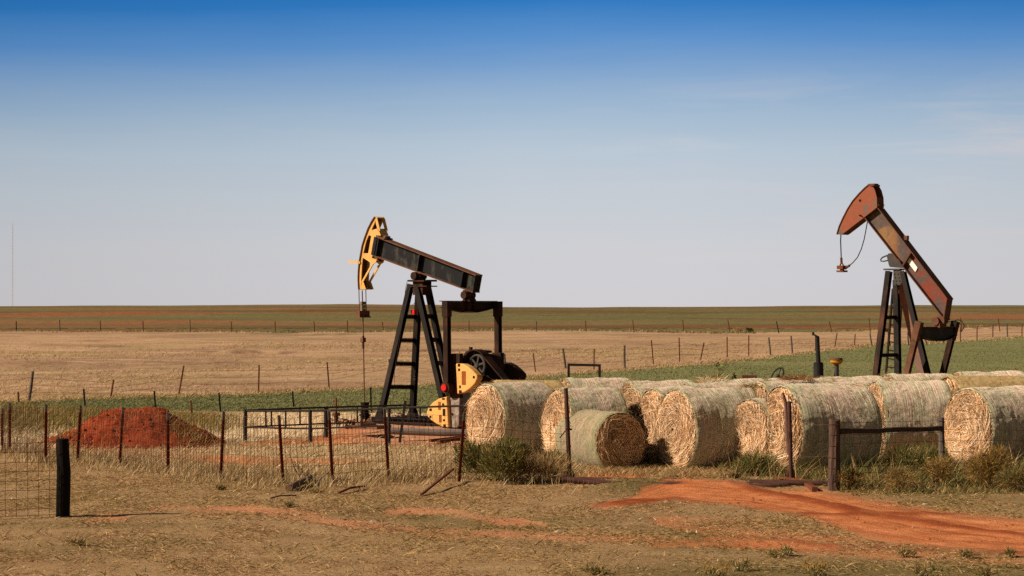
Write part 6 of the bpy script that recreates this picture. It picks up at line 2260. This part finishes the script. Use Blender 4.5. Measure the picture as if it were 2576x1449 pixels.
for (zx, zt, lab, sd) in ((455, 650, 'tallest leafy weed rising behind the bales left of the tractor', 1), (610, 745, 'leaning leafy weed behind the bales next to the tallest one', 2), (370, 770, 'short leafy weed left of the tallest one behind the bales', 3)):
    pp = A4(zx, zt)
    stalk(pp[0], pp[1], 53.5, at(pp[0], pp[1], 53.5).z, lab, sd, 'leafy weeds behind the bales', 34)
b0 = G(1829, 1190)
for (zx0, zy0, zx1, zy1, lab, sd) in ((830, 1075, 940, 720, 'branching dry weed in front of the whole lit bale', 5), (860, 1050, 1050, 720, 'slanting dry weed with a few leaves by the lit bale', 6)):
    q0, q1 = GG(*Z6(zx0, zy0 + 30)), at(*Z6(zx1, zy1), GG(*Z6(zx0, zy0 + 30)).y)
    t = thing('dry_weed', lab, 'weed', q0, 'dry weeds in front of the bales')
    b = MB()
    b.tube([q0, q0.lerp(q1, .5) + Vector((-.05, 0, .03)), q1], [.012, .009, .004], 5)
    for k in range(6):
        s_ = q0.lerp(q1, .25 + k * .12) + Vector((-.03, 0, .01))
        b.tube([s_, s_ + Vector((random.uniform(-.1, .2), random.uniform(-.1, .1), random.uniform(.08, .22)))], [.006, .003], 4)
    b.build('stem', M['stem'], t, world=True)
    rng = np.random.default_rng(sd)
    n = 26
    f = .3 + .7 * rng.random(n)
    P = np.array([tuple(q0.lerp(q1, float(k)) + Vector((rng.normal() * .09, rng.normal() * .05, .1 * rng.random()))) for k in f])
    v, q, tt, c = strands(P, rng.normal(0, 1, (n, 3)), rng.normal(0, 1, (n, 3)), .04 + .05 * rng.random(n), np.full(n, .03), rng.normal(0, .01, (n, 3)), pick(n, dict(olive=2, tan=2, green=1), .2, rng))
    np_mesh('foliage', v, [q, tt], M['leafy'], t, attrs={'col': c}, world=True)
for i, (px_, py_, lab) in enumerate(((1885, 830, 'dark bush far off beside the red bare patch'), (1858, 826, 'straw coloured bush far off left of the dark bush'), (2232, 836, 'small dark bush far off behind the right pump jack'))):
    p = GG(px_, 836)
    plant('field_bush', (p.x, p.y, p.z), lab, 'bush', .6, 1.1, 300, dict(olive=2, dkgreen=2) if i != 1 else dict(tan=2, straw=2), (.15, .3), .07, 5, 'bushes on the far field edge', seed=60 + i)

# ================================================================== TRACTOR, FRAME, MAST
Yt = 53.6
tr = at(1990, 950, Yt)
T = thing('tractor', 'old tractor hidden behind the bales with black exhaust, yellow capped air cleaner and steering wheel', 'tractor', (tr.x, tr.y, 0))
tz = lambda q, Y=Yt: at(q[0], q[1], Y)
b = MB()
m0, m1 = tz(Z4(75, 1260)), tz(Z4(72, 1072))
b.cyl((m0.x, Yt, 1.2), (m1.x, Yt, m1.z), .12, n=18)
b.cyl((m1.x, Yt, m1.z), (m1.x, Yt, m1.z + .02), .10, n=18)
m2 = tz(Z4(56, 745))
b.cyl((m1.x, Yt, m1.z), m2, .055, .053, 14)
eo = b.build('exhaust', M['muffler'], T, world=True)
b = MB()
c0, c1 = tz(Z4(68, 752)), tz(Z4(8, 722))
b.bar(c0, c1, .13, .03)
b.cyl(c1 + Vector((0, 0, -.03)), c1 + Vector((0, 0, .05)), .03, n=8)
b.build('rain_cap', M['muffler'], eo, world=True)
b = MB()
a0, a1, a2_ = tz(Z4(295, 1260)), tz(Z4(293, 1080)), tz(Z4(291, 1015))
b.cyl((a0.x, Yt, 1.2), (a1.x, Yt, a1.z), .055, n=14)
ac = b.build('air_intake', M['greysteel'], T, world=True)
b = MB()
b.cyl((a1.x, Yt, a1.z - .02), (a1.x, Yt, a1.z + .03), .09, .14, 20)
b.cyl((a1.x, Yt, a1.z + .03), (a1.x, Yt, a2_.z - .04), .148, n=20)
b.build('air_cleaner', M['capyellow'], ac, world=True)
b = MB()
b.cyl((a1.x, Yt, a2_.z - .04), (a1.x, Yt, a2_.z + .01), .156, .13, 20)
b.build('cleaner_lid', M['flange'], ac, world=True)
b = MB()
sc_ = tz(A4(1055, 775))
ax = Vector((-.75, -.45, .5)).normalized()
b.ring(sc_, ax, .2, .02, 28, 8)
for k in range(3):
    o_ = ax.orthogonal().normalized()
    o_.rotate(Matrix.Rotation(k * 2.09 + .4, 3, ax))
    b.bar(sc_ - ax * .04, sc_ + o_ * .2, .025, .012)
b.cyl(sc_ - ax * .06, sc_, .04, n=10)
b.cyl(sc_ - ax * .05, sc_ - ax * .6, .025, n=8)
b.build('steering_wheel', M['muffler'], T, world=True)
b = MB()
s0 = tz(A4(760, 830))
b.box((s0.x, Yt, s0.z - .02), (.36, .4, .3))
b.build('seat', M['plank'], T, world=True)
b = MB()
b.box((m0.x + .3, Yt, 1.12), (1.7, .55, .55))
b.box((m0.x - .8, Yt, .85), (1.0, .5, .5))
b.each('hood', M['redrust'], T, world=True, bev=.05)
for xw_, rw_ in ((m0.x - 1.1, .62), (m0.x + .9, .36)):
    for s_ in (-1, 1):
        b = MB()
        b.ring((xw_, Yt + s_ * .62, rw_ + .03), (0, 1, 0), rw_ * .72, rw_ * .28, 28, 10)
        wo = b.build('wheel', M['tyre'], T, world=True)
        b = MB()
        b.cyl((xw_, Yt + s_ * .58, rw_ + .03), (xw_, Yt + s_ * .66, rw_ + .03), rw_ * .5, n=18)
        b.build('rim', M['capyellow'], wo, world=True)
Yf = 53.2
f0, f1, f2_, f3 = at(*A3(965, 695), Yf), at(*A3(965, 550), Yf), at(*A3(1284, 558), Yf), at(*A3(1278, 690), Yf)
MF = thing('metal_frame', 'dark square tube frame standing behind the bales right of the left pump jack', 'frame', (f0.x, Yf, 0))
b = MB()
b.bar((f1.x, Yf, -.05), f1, .06, .06)
b.bar((f2_.x, Yf, -.05), f2_, .06, .06)
b.each('upright', M['railblack'], MF, world=True)
b = MB()
b.bar(f1 + Vector((-.03, 0, .03)), f2_ + Vector((.03, 0, .03)), .062, .06)
b.build('crossbar', M['railblack'], MF, world=True)
# mast
mb = at(35, 771, 2600)
mt_ = at(28, 561, 2600)
MS = thing('radio_mast', 'faint thin radio mast far beyond the skyline at the left', 'mast', (mb.x, mb.y, mb.z - 60))
b = MB()
wd = .75
x0_ = (mt_.x + mb.x) / 2
zt, zb = mt_.z, mb.z - 60
for a_ in range(3):
    t = a_ * 2.094
    o_ = Vector((math.cos(t) * wd, math.sin(t) * wd, 0))
    b.cyl(Vector((x0_, 2600, zb)) + o_, Vector((x0_, 2600, zt)) + o_, .10, n=5)
k = 0
zc = zb
while zc < zt - 4:
    for a_ in range(3):
        t, t2 = a_ * 2.094, (a_ + 1) * 2.094
        b.cyl(Vector((x0_ + math.cos(t) * wd, 2600 + math.sin(t) * wd, zc)), Vector((x0_ + math.cos(t2) * wd, 2600 + math.sin(t2) * wd, zc + 4)), .045, n=4)
    zc += 4
b.build('lattice', M['mast'], MS, world=True)

# ================================================================== LIGHT, SKY, CAMERA
EL, sxy = 34.0, Vector((-.972, -.235)).normalized()
sun_dir = Vector((sxy.x * math.cos(R(EL)), sxy.y * math.cos(R(EL)), math.sin(R(EL))))
sl = bpy.data.lights.new('sun', 'SUN')
sl.energy = 5.0
sl.angle = R(.5)
sl.color = (1.0, .80, .595)
so = bpy.data.objects.new('sun', sl)
COL.objects.link(so)
so.rotation_euler = sun_dir.to_track_quat('Z', 'Y').to_euler()
so.location = (-40, -10, 60)

wd_ = bpy.data.worlds.new('World')
SC.world = wd_
wd_.use_nodes = True
nt = wd_.node_tree
bgn = nt.nodes['Background']
sky = nt.nodes.new('ShaderNodeTexSky')
sky.sky_type = 'NISHITA'
sky.sun_disc = False
sky.sun_elevation = R(EL)
sky.sun_rotation = math.atan2(sun_dir.x, sun_dir.y)
sky.dust_density = 2.0
tc = nt.nodes.new('ShaderNodeTexCoord')
sep = nt.nodes.new('ShaderNodeSeparateXYZ')
nt.links.new(tc.outputs['Generated'], sep.inputs[0])


def lin(c):
    return tuple((v / 255 / 12.92 if v / 255 <= .04045 else ((v / 255 + .055) / 1.055) ** 2.4) / 2 ** EXPO for v in c)


# hue of the clear air from the skyline up; deeper blue to the left, with lens vignetting at both sides
elev = lambda yD: math.sin(math.atan((YH - yD) / F))
zs = mth(nt, 'DIVIDE', sep.outputs['Z'], .2)
cn = noise(nt, None, 1.0, 5, .6, .3)
cm_ = nt.nodes.new('ShaderNodeMapping')
cm_.inputs['Scale'].default_value = (7, 7, 60)
nt.links.new(tc.outputs['Generated'], cm_.inputs['Vector'])
nt.links.new(cm_.outputs[0], cn.inputs['Vector'])
side = nt.nodes.new('ShaderNodeMapRange')
side.inputs[1].default_value, side.inputs[2].default_value = -.23, .02
side.inputs[3].default_value, side.inputs[4].default_value = .012, 0.0
nt.links.new(sep.outputs['X'], side.inputs[0])
side2 = nt.nodes.new('ShaderNodeMapRange')
side2.inputs[1].default_value, side2.inputs[2].default_value = .10, .23
side2.inputs[3].default_value, side2.inputs[4].default_value = 0.0, .004
nt.links.new(sep.outputs['X'], side2.inputs[0])
sidesum = mth(nt, 'ADD', side.outputs[0], side2.outputs[0])
zz_ = mth(nt, 'ADD', zs, mth(nt, 'MULTIPLY', sidesum, mth(nt, 'MULTIPLY', zs, 5.0)))
zz_ = mth(nt, 'ADD', zz_, mth(nt, 'MULTIPLY', mth(nt, 'SUBTRACT', cn.outputs['Fac'], .5), -.04))
cl1 = noise(nt, None, 1.0, 6, .62, .5)
cmap = nt.nodes.new('ShaderNodeMapping')
cmap.inputs['Scale'].default_value = (9, 9, 75)
cmap.inputs['Rotation'].default_value = (0, R(4), 0)
nt.links.new(tc.outputs['Generated'], cmap.inputs['Vector'])
nt.links.new(cmap.outputs[0], cl1.inputs['Vector'])


def mapr(v, a, b, c=0.0, d=1.0):
    m_ = nt.nodes.new('ShaderNodeMapRange')
    for i_, q_ in enumerate((a, b, c, d)):
        m_.inputs[i_ + 1].default_value = q_
    nt.links.new(v, m_.inputs[0])
    return m_.outputs[0]


cloud = mth(nt, 'MULTIPLY', mapr(cl1.outputs['Fac'], .5, .72), mapr(sep.outputs['X'], .02, .16, .1, .55))
cloud = mth(nt, 'MULTIPLY', cloud, mth(nt, 'MULTIPLY', mapr(sep.outputs['Z'], .01, .03), mapr(sep.outputs['Z'], .11, .075)))
rp_ = ramp(nt, [(0.0, lin((208, 205, 208))), (elev(629) / .2, lin((206, 207, 211))), (elev(500) / .2, lin((197, 204, 212))), (elev(377) / .2, lin((184, 199, 213))), (elev(280) / .2, lin((162, 186, 209))),
                (elev(189) / .2, lin((134, 168, 206))), (elev(95) / .2, lin((92, 145, 203))), (elev(0) / .2, lin((50, 122, 192))), (.80, lin((12, 100, 176))), (1.0, lin((5, 88, 160)))])
nt.links.new(zz_, rp_.inputs[0])
skyc = mixc(nt, cloud, rp_.outputs[0], lin((216, 208, 210)))
skc = mixc(nt, 1.0, sky.outputs[0], (.031, .024, .0168), 'MULTIPLY')
mr = nt.nodes.new('ShaderNodeMapRange')
mr.inputs[1].default_value, mr.inputs[2].default_value = .17, .30
nt.links.new(sep.outputs['Z'], mr.inputs[0])
ns = nt.nodes.new('ShaderNodeMapRange')
ns.inputs[1].default_value, ns.inputs[2].default_value = .85, .35
nt.links.new(sep.outputs['Y'], ns.inputs[0])
away = mth(nt, 'MAXIMUM', mr.outputs[0], ns.outputs[0])
vignette = mth(nt, 'MULTIPLY', mapr(sep.outputs['X'], -.235, .0, .84, 1.0), mapr(sep.outputs['X'], .08, .235, 1.0, .93))  # lens vignetting put into the sky colour towards both sides
vm = nt.nodes.new('ShaderNodeVectorMath')
vm.operation = 'SCALE'
nt.links.new(skyc, vm.inputs[0])
nt.links.new(vignette, vm.inputs['Scale'])
nt.links.new(mixc(nt, away, vm.outputs[0], skc), bgn.inputs['Color'])
bgn.inputs['Strength'].default_value = 1.0

cd = bpy.data.cameras.new('camera')
cam = bpy.data.objects.new('camera', cd)
COL.objects.link(cam)
cd.sensor_width = 36
cd.lens = 36 * F / 2576
cd.clip_end = 9000
cam.location = CAM
cam.rotation_euler = (math.pi / 2 + PIT, 0, 0)
SC.camera = cam
SC.render.resolution_x, SC.render.resolution_y = 1024, 576
SC.view_settings.view_transform = 'Standard'
SC.view_settings.look = 'None'
SC.view_settings.exposure = EXPO
SC.view_settings.gamma = 1
SC.cycles.max_bounces = 6
SC.cycles.diffuse_bounces = 1
SC.cycles.use_denoising = False
